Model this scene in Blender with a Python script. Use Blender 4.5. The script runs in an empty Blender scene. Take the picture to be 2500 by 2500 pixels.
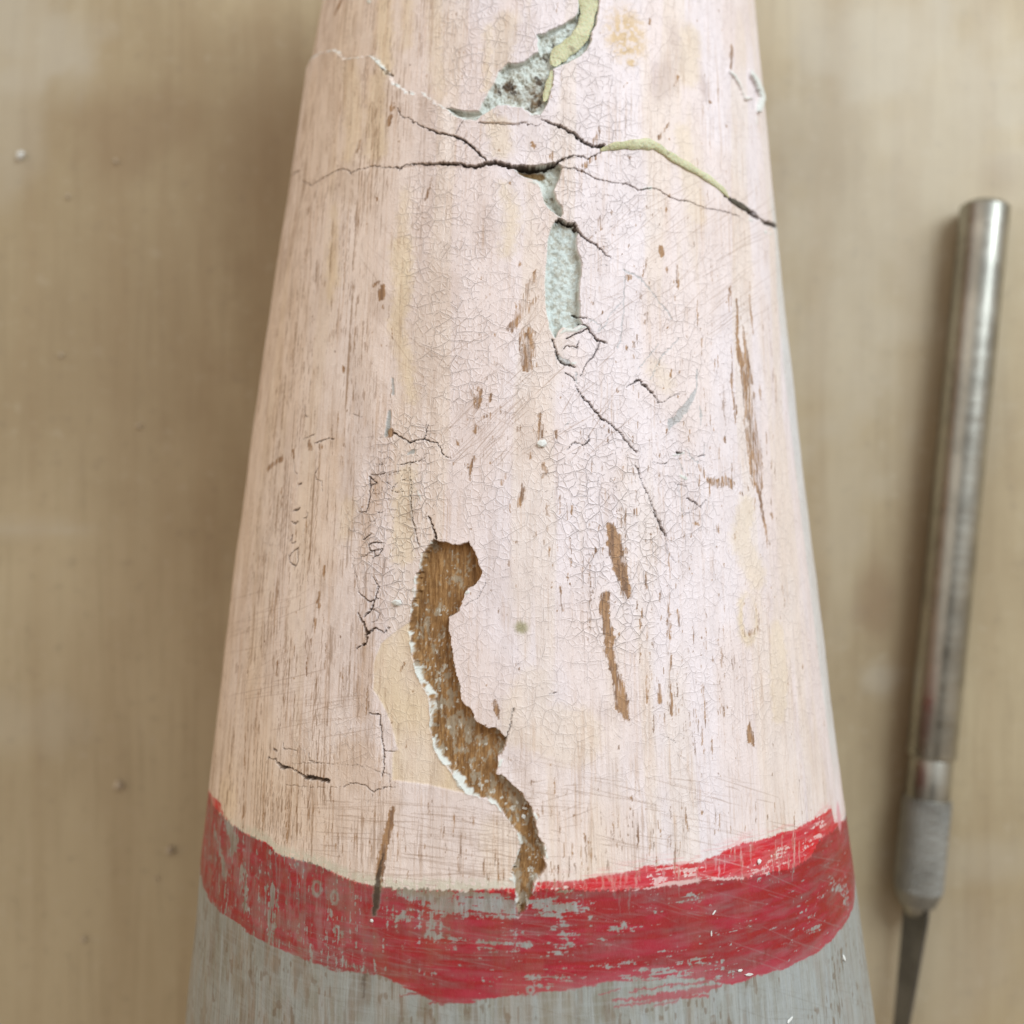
import bpy, math
import numpy as np
from mathutils import Vector

SC = bpy.context.scene
COL = SC.collection
MM = 0.001

# ------------------------------------------------------------------ camera
D = 186.6                        # camera height over the table (mm)
T = math.tan(math.radians(25.0))
cam_d = bpy.data.cameras.new('camera')
cam_d.sensor_width = 36.0
cam_d.sensor_fit = 'HORIZONTAL'
cam_d.lens = 18.0 / T
cam_d.clip_start = 0.01
cam_d.clip_end = 20.0
cam_d.dof.use_dof = True
cam_d.dof.focus_distance = 0.1125
cam_d.dof.aperture_fstop = 20.0
cam = bpy.data.objects.new('camera', cam_d)
cam.location = (0, 0, D * MM)
COL.objects.link(cam)
SC.camera = cam

# ------------------------------------------------------------------ light
world = bpy.data.worlds.new('World')
SC.world = world
world.use_nodes = True
wn = world.node_tree.nodes
wl = world.node_tree.links
bg = wn['Background']
tc = wn.new('ShaderNodeTexCoord')
dt = wn.new('ShaderNodeVectorMath'); dt.operation = 'DOT_PRODUCT'
dt.inputs[1].default_value = (0.12, 0.78, 0.38)      # the side of the room with the window
wl.new(tc.outputs['Generated'], dt.inputs[0])
wr = wn.new('ShaderNodeValToRGB')
mr = wn.new('ShaderNodeMapRange')
mr.inputs[1].default_value = -0.9; mr.inputs[2].default_value = 0.9
wl.new(dt.outputs['Value'], mr.inputs[0])
wl.new(mr.outputs[0], wr.inputs[0])
wr.color_ramp.elements[0].position = 0.0
wr.color_ramp.elements[0].color = (0.15, 0.115, 0.08, 1)
wr.color_ramp.elements[1].position = 1.0
wr.color_ramp.elements[1].color = (1.0, 1.0, 1.02, 1)
e = wr.color_ramp.elements.new(0.5); e.color = (0.72, 0.59, 0.455, 1)
zd = wn.new('ShaderNodeVectorMath'); zd.operation = 'DOT_PRODUCT'
zd.inputs[1].default_value = (-0.03, -0.22, 0.975)
wl.new(tc.outputs['Generated'], zd.inputs[0])
zr = wn.new('ShaderNodeMapRange'); zr.interpolation_type = 'SMOOTHSTEP'
zr.inputs[1].default_value = 0.93; zr.inputs[2].default_value = 0.985; zr.inputs[3].default_value = 1.0; zr.inputs[4].default_value = 0.22
wl.new(zd.outputs['Value'], zr.inputs[0])
zm = wn.new('ShaderNodeMix'); zm.data_type = 'RGBA'; zm.blend_type = 'MULTIPLY'; zm.inputs[0].default_value = 1.0
wl.new(wr.outputs[0], zm.inputs[6]); wl.new(zr.outputs[0], zm.inputs[7])
# warm fill glow added low on the left to brighten the post
ld = wn.new('ShaderNodeVectorMath'); ld.operation = 'DOT_PRODUCT'
ld.inputs[1].default_value = (-0.90, 0.20, 0.38)
wl.new(tc.outputs['Generated'], ld.inputs[0])
lr = wn.new('ShaderNodeMapRange'); lr.interpolation_type = 'SMOOTHSTEP'
lr.inputs[1].default_value = 0.55; lr.inputs[2].default_value = 0.95
wl.new(ld.outputs['Value'], lr.inputs[0])
lm = wn.new('ShaderNodeMix'); lm.data_type = 'RGBA'; lm.blend_type = 'ADD'
lm.inputs[7].default_value = (0.98, 0.80, 0.62, 1)
wl.new(lr.outputs[0], lm.inputs[0]); wl.new(zm.outputs[2], lm.inputs[6])
wl.new(lm.outputs[2], bg.inputs[0])
bg.inputs[1].default_value = 0.63

def area_lamp(name, loc, target, size, power, color):
    d = bpy.data.lights.new(name, 'AREA')
    d.shape = 'RECTANGLE'; d.size = size[0]; d.size_y = size[1]
    d.energy = power; d.color = color
    o = bpy.data.objects.new(name, d)
    o.location = loc
    o.rotation_euler = (Vector(target) - Vector(loc)).to_track_quat('-Z', 'Y').to_euler()
    COL.objects.link(o)
    return o
area_lamp('window_light', (0.31, 0.30, 0.37), (0.0, 0.0, 0.03), (0.34, 0.28), 2.52, (0.85, 0.94, 1.0))

SC.view_settings.view_transform = 'Standard'
SC.view_settings.look = 'None'
SC.view_settings.gamma = 1.0
SC.view_settings.use_curve_mapping = False
SC.view_settings.exposure = 0.0
SC.cycles.max_bounces = 6
SC.cycles.diffuse_bounces = 3

# ------------------------------------------------------------------ helpers
F = np.float32
rng = np.random.default_rng(11)
_tab = {}
def vnoise(u, v, seed=0):
    if seed not in _tab:
        _tab[seed] = np.random.default_rng(1000 + seed).random((256, 256)).astype(F)
    t = _tab[seed]
    u = np.asarray(u, F); v = np.asarray(v, F)
    iu = np.floor(u); iv = np.floor(v)
    fu = u - iu; fv = v - iv
    fu = fu * fu * (3 - 2 * fu); fv = fv * fv * (3 - 2 * fv)
    i0 = iu.astype(np.int32) & 255; j0 = iv.astype(np.int32) & 255
    i1 = (i0 + 1) & 255; j1 = (j0 + 1) & 255
    a = t[i0, j0]; b = t[i1, j0]; c = t[i0, j1]; d = t[i1, j1]
    return (a + (b - a) * fu) * (1 - fv) + (c + (d - c) * fu) * fv
def fbm(u, v, seed=0, oct=3, gain=0.5):
    s = 0; w = 1.0; tot = 0
    for k in range(oct):
        s = s + w * vnoise(u * 2 ** k + 13.7 * k, v * 2 ** k + 7.1 * k, seed + k)
        tot += w; w *= gain
    return s / tot
def sstep(a, b, x):
    t = np.clip((x - a) / (b - a), 0, 1)
    return t * t * (3 - 2 * t)
def srgb(r, g, b):
    c = np.array([r, g, b], float) / 255
    return np.where(c < 0.04045, c / 12.92, ((c + 0.055) / 1.055) ** 2.4).astype(F)

def tag(o, label=None, category=None, group=None, kind=None):
    if label: o['label'] = label
    if category: o['category'] = category
    if group: o['group'] = group
    if kind: o['kind'] = kind
    return o

def mesh_obj(name, verts, faces, mat=None, parent=None, smooth=True, attrs=None):
    """verts (n,3) in mm; faces (m,3/4) int array or list"""
    me = bpy.data.meshes.new(name)
    verts = np.asarray(verts, np.float32) * MM
    if isinstance(faces, np.ndarray):
        n, m, k = len(verts), len(faces), faces.shape[1]
        me.vertices.add(n); me.vertices.foreach_set('co', verts.ravel())
        me.loops.add(m * k); me.loops.foreach_set('vertex_index', faces.astype(np.int32).ravel())
        me.polygons.add(m)
        me.polygons.foreach_set('loop_start', np.arange(0, m * k, k, dtype=np.int32))
        me.update(calc_edges=True)
    else:
        me.from_pydata([tuple(map(float, v)) for v in verts], [], faces)
        me.update()
    for an, (ty, arr) in (attrs or {}).items():
        a = me.attributes.new(an, ty, 'POINT')
        a.data.foreach_set({'FLOAT': 'value', 'FLOAT_COLOR': 'color', 'FLOAT_VECTOR': 'vector'}[ty], np.ascontiguousarray(arr, np.float32).ravel())
    me.polygons.foreach_set('use_smooth', np.full(len(me.polygons), smooth))
    if mat: me.materials.append(mat)
    o = bpy.data.objects.new(name, me)
    COL.objects.link(o)
    if parent: o.parent = parent
    return o

class Mat:
    def __init__(self, name):
        self.m = bpy.data.materials.new(name); self.m.use_nodes = True
        self.n = self.m.node_tree.nodes; self.l = self.m.node_tree.links
        self.p = self.n['Principled BSDF']
    def node(self, t, **kw):
        x = self.n.new(t)
        for k, v in kw.items(): setattr(x, k, v)
        return x
    def put(self, sock, v):
        if hasattr(v, 'links') or isinstance(v, bpy.types.NodeSocket): self.l.new(v, sock)
        else: sock.default_value = v
    def math(self, op, a, b=0.0, c=None, clamp=False):
        x = self.node('ShaderNodeMath', operation=op, use_clamp=clamp)
        self.put(x.inputs[0], a); self.put(x.inputs[1], b)
        if c is not None: self.put(x.inputs[2], c)
        return x.outputs[0]
    def attr(self, name, out='Fac'):
        return self.node('ShaderNodeAttribute', attribute_name=name).outputs[out]
    def noise(self, vec, scale, detail=3, rough=0.55, dist=0):
        x = self.node('ShaderNodeTexNoise')
        self.put(x.inputs['Vector'], vec)
        x.inputs['Scale'].default_value = scale; x.inputs['Detail'].default_value = detail
        x.inputs['Roughness'].default_value = rough; x.inputs['Distortion'].default_value = dist
        return x.outputs['Fac']
    def mapping(self, vec, scale=(1, 1, 1), loc=(0, 0, 0), rot=(0, 0, 0)):
        x = self.node('ShaderNodeMapping'); self.put(x.inputs[0], vec)
        x.inputs['Scale'].default_value = scale; x.inputs['Location'].default_value = loc; x.inputs['Rotation'].default_value = rot
        return x.outputs[0]
    def mix(self, f, a, b, mode='MIX'):
        x = self.node('ShaderNodeMix', data_type='RGBA', blend_type=mode)
        self.put(x.inputs[0], f); self.put(x.inputs[6], a); self.put(x.inputs[7], b)
        return x.outputs[2]
    def rng(self, v, a, b, c=0.0, d=1.0):
        x = self.node('ShaderNodeMapRange', interpolation_type='SMOOTHSTEP')
        self.put(x.inputs[0], v)
        for i, q in enumerate((a, b, c, d)): self.put(x.inputs[i + 1], q)
        return x.outputs[0]
    def bump(self, h, strength, dist, normal=None):
        x = self.node('ShaderNodeBump'); self.put(x.inputs['Height'], h)
        x.inputs['Strength'].default_value = strength; x.inputs['Distance'].default_value = dist
        if normal is not None: self.l.new(normal, x.inputs['Normal'])
        return x.outputs[0]

# ------------------------------------------------------------------ the post: base form (a cone lying on the table)
# silhouette readings of the photograph (picture units of 2500) give the radius along its length
LEFT = [(795,0),(772,109),(757,174),(728,300),(702,446),(685,580),(669,700),(638,950),(592,1250),(566,1404),(543,1623),(525,1786),(510,1940),(494,2102),(484,2186),(471,2355),(450,2500)]
RIGHT = [(1843,0),(1852,159),(1863,220),(1870,300),(1882,387),(1899,558),(1910,711),(1930,910),(1953,1081),(1972,1250),(1995,1436),(2018,1623),(2042,1809),(2064,1966),(2088,2136),(2105,2287),(2135,2500)]
_py = np.linspace(0, 2500, 60)
_tl = (np.interp(_py, [q[1] for q in LEFT], [q[0] for q in LEFT]) - 1250) / 1250 * T
_tr = (np.interp(_py, [q[1] for q in RIGHT], [q[0] for q in RIGHT]) - 1250) / 1250 * T
_al, _ar = np.arctan(_tl), np.arctan(_tr)
_phi, _be = (_al + _ar) / 2, (_ar - _al) / 2
_dist = D / (np.cos(_phi) + np.sin(_be))
_R = _dist * np.sin(_be); _cx = _dist * np.sin(_phi)
_y = -(_py - 1250) / 1250 * T * _dist * np.cos(_be) ** 2
PR = np.polyfit(_y, _R, 3); PX = np.polyfit(_y, _cx, 2)
Y0, Y1 = -76.0, 90.0
def R_of(y):
    yc = np.clip(y, -64, 73); s = np.polyval(np.polyder(PR), yc)
    return np.polyval(PR, yc) + s * (y - yc)
def X_of(y):
    yc = np.clip(y, -64, 73); s = np.polyval(np.polyder(PX), yc)
    return np.polyval(PX, yc) + s * (y - yc)

def to_surf(pts):
    """picture readings -> (angle, y) on the post's surface, plus mm per picture unit there"""
    pts = np.asarray(pts, float).reshape(-1, 2)
    tx = (pts[:, 0] - 1250) / 1250 * T; ty = -(pts[:, 1] - 1250) / 1250 * T
    ds = np.linspace(70, 185, 700)
    X = tx[:, None] * ds; Y = ty[:, None] * ds; Z = D - ds[None]
    Rr = R_of(Y)
    f = np.hypot(X - X_of(Y), Z - Rr) - Rr
    hit = f <= 0
    k = np.where(hit.any(1), hit.argmax(1), np.argmin(f, 1))
    k0 = np.maximum(k - 1, 0); i = np.arange(len(pts))
    f0, f1 = f[i, k0], f[i, k]
    w = np.where(hit.any(1) & (f0 > f1), f0 / np.maximum(f0 - f1, 1e-9), 1.0)
    d = ds[k0] + (ds[k] - ds[k0]) * np.clip(w, 0, 1)
    y = ty * d; x = tx * d; z = D - d
    th = np.arctan2(x - X_of(y), z - R_of(y))
    return th, y, d * T * 2 / 2500

# ------------------------------------------------------------------ the surface grid
NT, NY = 1500, 2200
TH = np.radians(np.linspace(-100, 100, NT)).astype(F)
YS = np.linspace(Y0, Y1, NY).astype(F)
RY = R_of(YS).astype(F)
A = RY[:, None] * TH[None, :]                 # mm round the post
Y = np.broadcast_to(YS[:, None], A.shape).astype(F)
dTH = TH[1] - TH[0]; dY = YS[1] - YS[0]
def zeros(): return np.zeros(A.shape, F)

N_JAG = (fbm(A * 2.2, Y * 2.2, 40, 3, 0.6) - 0.5).astype(F)
N_JAG2 = (fbm(A * 2.2 + 50, Y * 2.2, 44, 3, 0.6) - 0.5).astype(F)
N_FINE = vnoise(A * 7, Y * 7, 48) - 0.5
N_SC1 = (fbm(A * 1.5, Y * 1.5, 240, 3, 0.55) - 0.5).astype(F)
N_SC2 = (fbm(A * 1.5 + 31, Y * 1.5, 244, 3, 0.55) - 0.5).astype(F)
N_JAG = N_JAG + 0.30 * (vnoise(A * 9, Y * 9, 49) - 0.5)
N_JAG2 = N_JAG2 + 0.30 * (vnoise(A * 9, Y * 9, 51) - 0.5)

def conv(reg, pts):
    ox, oy, sc = reg
    p = np.asarray(pts, float)
    q = p.copy(); q[:, 0] = ox + p[:, 0] / sc; q[:, 1] = oy + p[:, 1] / sc
    if q.shape[1] > 2: q[:, 2] = p[:, 2] / sc
    return q
FULL = (0, 0, 1.0)
rA = (600, 0, 2.76); rB = (1250, 0, 2.76); rC = (500, 600, 2.576); rD = (1250, 600, 2.576)
rE = (450, 1250, 2.1467); rI = (1250, 1250, 2.1467); rF = (430, 1850, 2.972); rG = (1080, 1850, 2.972); rH = (1600, 1850, 2.972)
rJ = (1050, 0, 3.864); rK = (1250, 350, 3.22); rL = (600, 900, 3.864); rM = (850, 0, 3.865); rN = (1600, 0, 1.7575)

def window(a0, a1, y0, y1):
    ya = max(0, int((y0 - Y0) / dY) - 1); yb = min(NY, int((y1 - Y0) / dY) + 2)
    if yb - ya < 2: return None
    rmin = RY[ya:yb].min(); rmax = RY[ya:yb].max()
    tmin = min(a0 / rmin, a0 / rmax); tmax = max(a1 / rmin, a1 / rmax)
    ta = max(0, int((tmin - TH[0]) / dTH) - 1); tb = min(NT, int((tmax - TH[0]) / dTH) + 2)
    if tb - ta < 2: return None
    return slice(ya, yb), slice(ta, tb)

def stroke(dst, reg, pts, val=1.0, soft=0.10, jag=0.12, wmul=1.0, fade=False):
    """a worn mark / crack that follows a polyline; pts (x, y, width). max-combined into dst"""
    q = conv(reg, pts)
    th, y, mpp = to_surf(q[:, :2])
    a = R_of(y) * th; w = q[:, 2] * mpp * 0.5 * wmul
    for i in range(len(q) - 1):
        m = max(w[i], w[i + 1]) + soft + jag + 0.15
        win = window(min(a[i], a[i+1]) - m, max(a[i], a[i+1]) + m, min(y[i], y[i+1]) - m, max(y[i], y[i+1]) + m)
        if win is None: continue
        px = A[win] + N_JAG[win] * jag * 2; py = Y[win] + N_JAG2[win] * jag * 2
        dx, dy = a[i+1] - a[i], y[i+1] - y[i]
        L2 = dx * dx + dy * dy + 1e-9
        t = np.clip(((px - a[i]) * dx + (py - y[i]) * dy) / L2, 0, 1)
        dd = np.hypot(px - a[i] - t * dx, py - y[i] - t * dy)
        ww = w[i] + (w[i+1] - w[i]) * t
        v = sstep(soft, -soft, dd - ww) * val
        dst[win] = np.maximum(dst[win], v)

def poly_sd(reg, pts, jag=0.15, pad=2.0):
    """signed distance (mm, + inside) to a traced outline, only near it"""
    q = conv(reg, pts) if reg else np.asarray(pts, float)
    th, y, mpp = to_surf(q[:, :2]); a = R_of(y) * th
    win = window(a.min() - pad, a.max() + pad, y.min() - pad, y.max() + pad)
    px = A[win] + N_SC1[win] * jag * 3.2; py = Y[win] + N_SC2[win] * jag * 3.2
    ins = np.zeros(px.shape, bool); dm = np.full(px.shape, 1e9, F)
    n = len(a)
    for i in range(n):
        j = (i + 1) % n
        dx, dy = a[j] - a[i], y[j] - y[i]
        L2 = dx * dx + dy * dy + 1e-9
        t = np.clip(((px - a[i]) * dx + (py - y[i]) * dy) / L2, 0, 1)
        dm = np.minimum(dm, np.hypot(px - a[i] - t * dx, py - y[i] - t * dy))
        if abs(dy) > 1e-9:
            c = ((y[i] > py) != (y[j] > py)) & (px < dx * (py - y[i]) / dy + a[i])
            ins ^= c
    return win, np.where(ins, dm, -dm).astype(F)

def blob(dst, reg, x, y, rx, ry, val=1.0, rot=0.0, soft=0.5):
    q = conv(reg, [(x, y)])
    th, yy, mpp = to_surf(q[:, :2]); a = R_of(yy)[0] * th[0]; yy = yy[0]; mpp = mpp[0]
    rx = rx / reg[2] * mpp; ry = ry / reg[2] * mpp; m = max(rx, ry) * 1.6
    win = window(a - m, a + m, yy - m, yy + m)
    if win is None: return
    c, s = math.cos(rot), math.sin(rot)
    jg = 0.25 * min(rx, ry)
    px = A[win] - a + N_JAG[win] * jg * 2; py = Y[win] - yy + N_JAG2[win] * jg * 2
    u = (px * c + py * s) / rx; v = (-px * s + py * c) / ry
    dst[win] = np.maximum(dst[win], val * sstep(1 + soft, 1 - soft, np.hypot(u, v)))

# layers -----------------------------------------------------------
H = zeros()            # relief, mm
BROWN = zeros()        # pink worn through to wood
CRACK = zeros()        # dirt in open cracks
HAIR = zeros()         # hairline cracks
WHITE = zeros()        # bare gesso at broken edges
BLUE = zeros()         # bluish underpaint showing
CREAM = zeros()
TAN = zeros()
CRAQ = zeros()         # how crazed the paint is
DIRT = zeros()

# ---- cracks and cavities at the upper end
SD = {}
TOPCAV = [(140,1015),(230,1095),(310,1130),(440,1135),(520,1070),(640,995),(740,1000),(870,1015),(960,1085),(1040,1080),(1100,1000),(1130,900),(1165,800),(1165,690),(1165,645),(1250,615),(1390,545),(1480,470),(1530,370),(1530,300),(1580,210),(1590,100),(1600,-130),(1390,-130),(1395,100),(1370,150),(1250,225),(1180,260),(1110,290),(1080,320),(1010,325),(1015,420),(1010,490),(960,520),(890,580),(800,600),(730,590),(650,680),(610,790),(560,850),(500,960),(460,1050),(330,1045),(250,1030),(200,1020)]
POCKET = [(20,195),(50,235),(120,275),(185,295),(225,340),(240,420),(260,480),(310,530),(355,570),(385,590),(400,560),(395,500),(350,440),(330,370),(360,300),(380,270),(395,210),(400,180),(370,150),(250,165),(120,180)]
MIDCAV = [(350,600),(310,650),(285,740),(275,860),(265,1000),(255,1100),(260,1250),(280,1400),(290,1460),(330,1520),(350,1530),(365,1480),(400,1450),(480,1460),(540,1430),(560,1420),(540,1380),(535,1250),(535,1100),(548,1000),(545,900),(515,830),(510,740),(525,700),(480,620),(450,630),(400,600)]
WOODCAV = [tuple(q) for q in conv(rE, [(1310,145),(1350,155),(1420,170),(1495,150),(1515,200),(1540,260),(1560,315),(1530,370),(1470,420),(1455,470),(1440,520),(1390,555),(1395,650),(1410,750),(1430,850),(1450,950),(1470,1010),(1510,1030),(1530,1090),(1590,1130),(1640,1140),(1690,1190),(1680,1240),(1650,1280),(1640,1370),(1680,1390),(1740,1450),(1800,1510),(1830,1590),(1850,1680),(1880,1740)])] + \
    [tuple(q) for q in conv(rG, [(740,660),(745,800),(700,870),(650,960),(600,1090),(545,1150),(545,1090),(530,950),(505,820),(525,720),(555,640),(550,560),(490,460),(430,380)])] + \
    [tuple(q) for q in conv(rE, [(1640,1530),(1570,1495),(1480,1470),(1420,1390),(1370,1330),(1310,1250),(1285,1130),(1290,1020),(1270,960),(1220,860),(1190,740),(1175,600),(1185,500),(1205,420),(1220,320),(1240,220)])]
for key, reg, pts, jag in (('top', rJ, TOPCAV, 0.10), ('pocket', rK, POCKET, 0.08), ('mid', rK, MIDCAV, 0.08), ('wood', FULL, WOODCAV, 0.17)):
    win, sd = poly_sd(reg, pts, jag)
    full = np.full(A.shape, -9, F); full[win] = sd
    SD[key] = full
rough1 = fbm(A * 1.8, Y * 1.8, 60, 4, 0.6) - 0.5
grainN = fbm(A * 4.5, Y * 0.35, 66, 3, 0.6) - 0.5
# depth of each hole: steep on the upper right, a sloping broken edge on the lower left
for key, dep, rgh in (('top', 0.80, 0.9), ('pocket', 0.95, 0.7), ('mid', 0.80, 0.5), ('wood', 0.95, 0.16)):
    sd = SD[key]; ins = sd > -0.12
    gy_, ga_ = np.gradient(np.clip(sd, -3, 3)); gn = np.hypot(gy_, ga_) + 1e-6
    face_ = sstep(.0, .7, (ga_ * .80 + gy_ * .60) / gn)
    bev = .15 + face_ * (.30 + .35 * np.clip(fbm(A * .8, Y * .8, 255, 2) - .3, 0, 1))
    prof = sstep(-0.02, bev, sd)
    H -= np.where(ins, prof * dep, 0).astype(F)
    H += np.where(sd > 0.1, sstep(0.1, 0.6, sd) * (rough1 * rgh + (grainN * 0.25 if key == 'wood' else 0)), 0).astype(F)
    # the loose rim round a hole is lifted a little
    H += np.where((sd < 0) & (sd > -2), 0.10 * np.exp(sd / 0.7), 0).astype(F)

# the ground layer shows as a thin white line where a broken edge faces left or down
for key, amt_ in (('wood', 1.0), ('top', .45), ('mid', .45), ('pocket', .6)):
    sd = np.clip(SD[key], -3, 3); gy_, ga_ = np.gradient(sd); gn = np.hypot(gy_, ga_) + 1e-6
    face = sstep(.15, .7, (ga_ * .75 + gy_ * .66) / gn)
    rw = .03 + .45 * np.clip(fbm(A * .8, Y * .8, 250, 3) - .42, 0, 1)
    WHITE = np.maximum(WHITE, (amt_ * face * sstep(.07, -.05, np.abs(sd - rw * .7) - rw) * (.55 + .6 * vnoise(A * 3, Y * 3, 257))).astype(F))
# broken lip across the top left
LIP = [(640,140,9),(690,176,9)] if False else None
lip = [tuple(q) for q in conv(rA, [(400,470),(470,400),(530,362),(600,352),(640,362),(680,405),(760,397),(840,387),(880,397),(920,440),(960,490),(990,520),(1010,570),(1090,632),(1150,642),(1190,632),(1260,682),(1350,742),(1400,780)])]
lt, ly, _ = to_surf(lip)
o_ = np.argsort(lt); lt, ly = lt[o_], ly[o_]
lipy = np.interp(TH, lt, ly, left=ly[0], right=ly[-1])
dl = lipy[None, :] + N_JAG * 0.5 + N_FINE * .35 + (vnoise(A * 3.2, Y * 3.2, 52) - .5) * .4 - Y                       # + below the lip
vis = sstep(lt[-1] + 0.01, lt[-1] - 0.04, TH)[None, :] * sstep(-1.6, -1.3, TH)[None, :]
H += (0.58 * np.exp(-np.clip(dl, 0, 50) / 9.0) * sstep(-0.05, 0.08, dl) * vis).astype(F)
WHITE = np.maximum(WHITE, (sstep(0.17, 0.04, np.abs(dl + 0.02)) * vis * sstep(0.36, 0.56, fbm(A * 0.9, Y * 0.9, 70, 2))).astype(F))
stroke(CRACK, rA, [(935,470,10),(960,495,25),(990,515,20)], 0.6)

# the plate below the long cross crack sits lower than the one above it
mc = [tuple(q) for q in conv(rA, [(385,1220),(560,1180),(690,1147),(850,1125),(1030,1140),(1190,1105),(1350,1100),(1450,1108)])] + [tuple(q) for q in conv(rJ, [(0,1550),(300,1552),(420,1572),(600,1528),(780,1575),(900,1585),(1100,1565),(1230,1512),(1390,1475),(1610,1440)])]
mt, my, _ = to_surf(mc); o_ = np.argsort(mt)
mcy = np.interp(TH, mt[o_], my[o_]); dm_ = mcy[None, :] + N_JAG * .2 - Y
mv0 = to_surf(conv(rA, [(950,1130),(1330,1100)])[:, :2])[0]
mv = sstep(mv0[0], mv0[1], TH)[None, :] * sstep(mt.max() + .02, mt.max() - .2, TH)[None, :]
H -= (.32 * np.exp(-np.clip(dm_, 0, 50) / 5.0) * sstep(-.06, .06, dm_) * mv).astype(F)
CHIP = zeros()
stroke(CHIP, rB, [(1600,500,40),(1645,575,84),(1672,650,70),(1655,745,40)], 1.0, soft=.14, jag=.2); stroke(CHIP, rB, [(1460,480,26),(1500,520,34),(1545,600,24),(1565,665,26),(1610,665,14)], .5, soft=.1, jag=.2)
H += CHIP * .50
WHITE = np.maximum(WHITE, sstep(.3, .7, CHIP)); stroke(CRACK, rB, [(1640,620,8),(1632,690,16),(1625,730,8)], .9, soft=.06, jag=.1)
# flap under the upper hole
win_, sdf = poly_sd(rJ, [(460,1155),(520,1075),(640,1000),(740,1005),(870,1020),(955,1090),(930,1150),(840,1172),(560,1158)], .06)
H[win_] += sstep(-.02, .10, sdf) * .16
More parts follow.
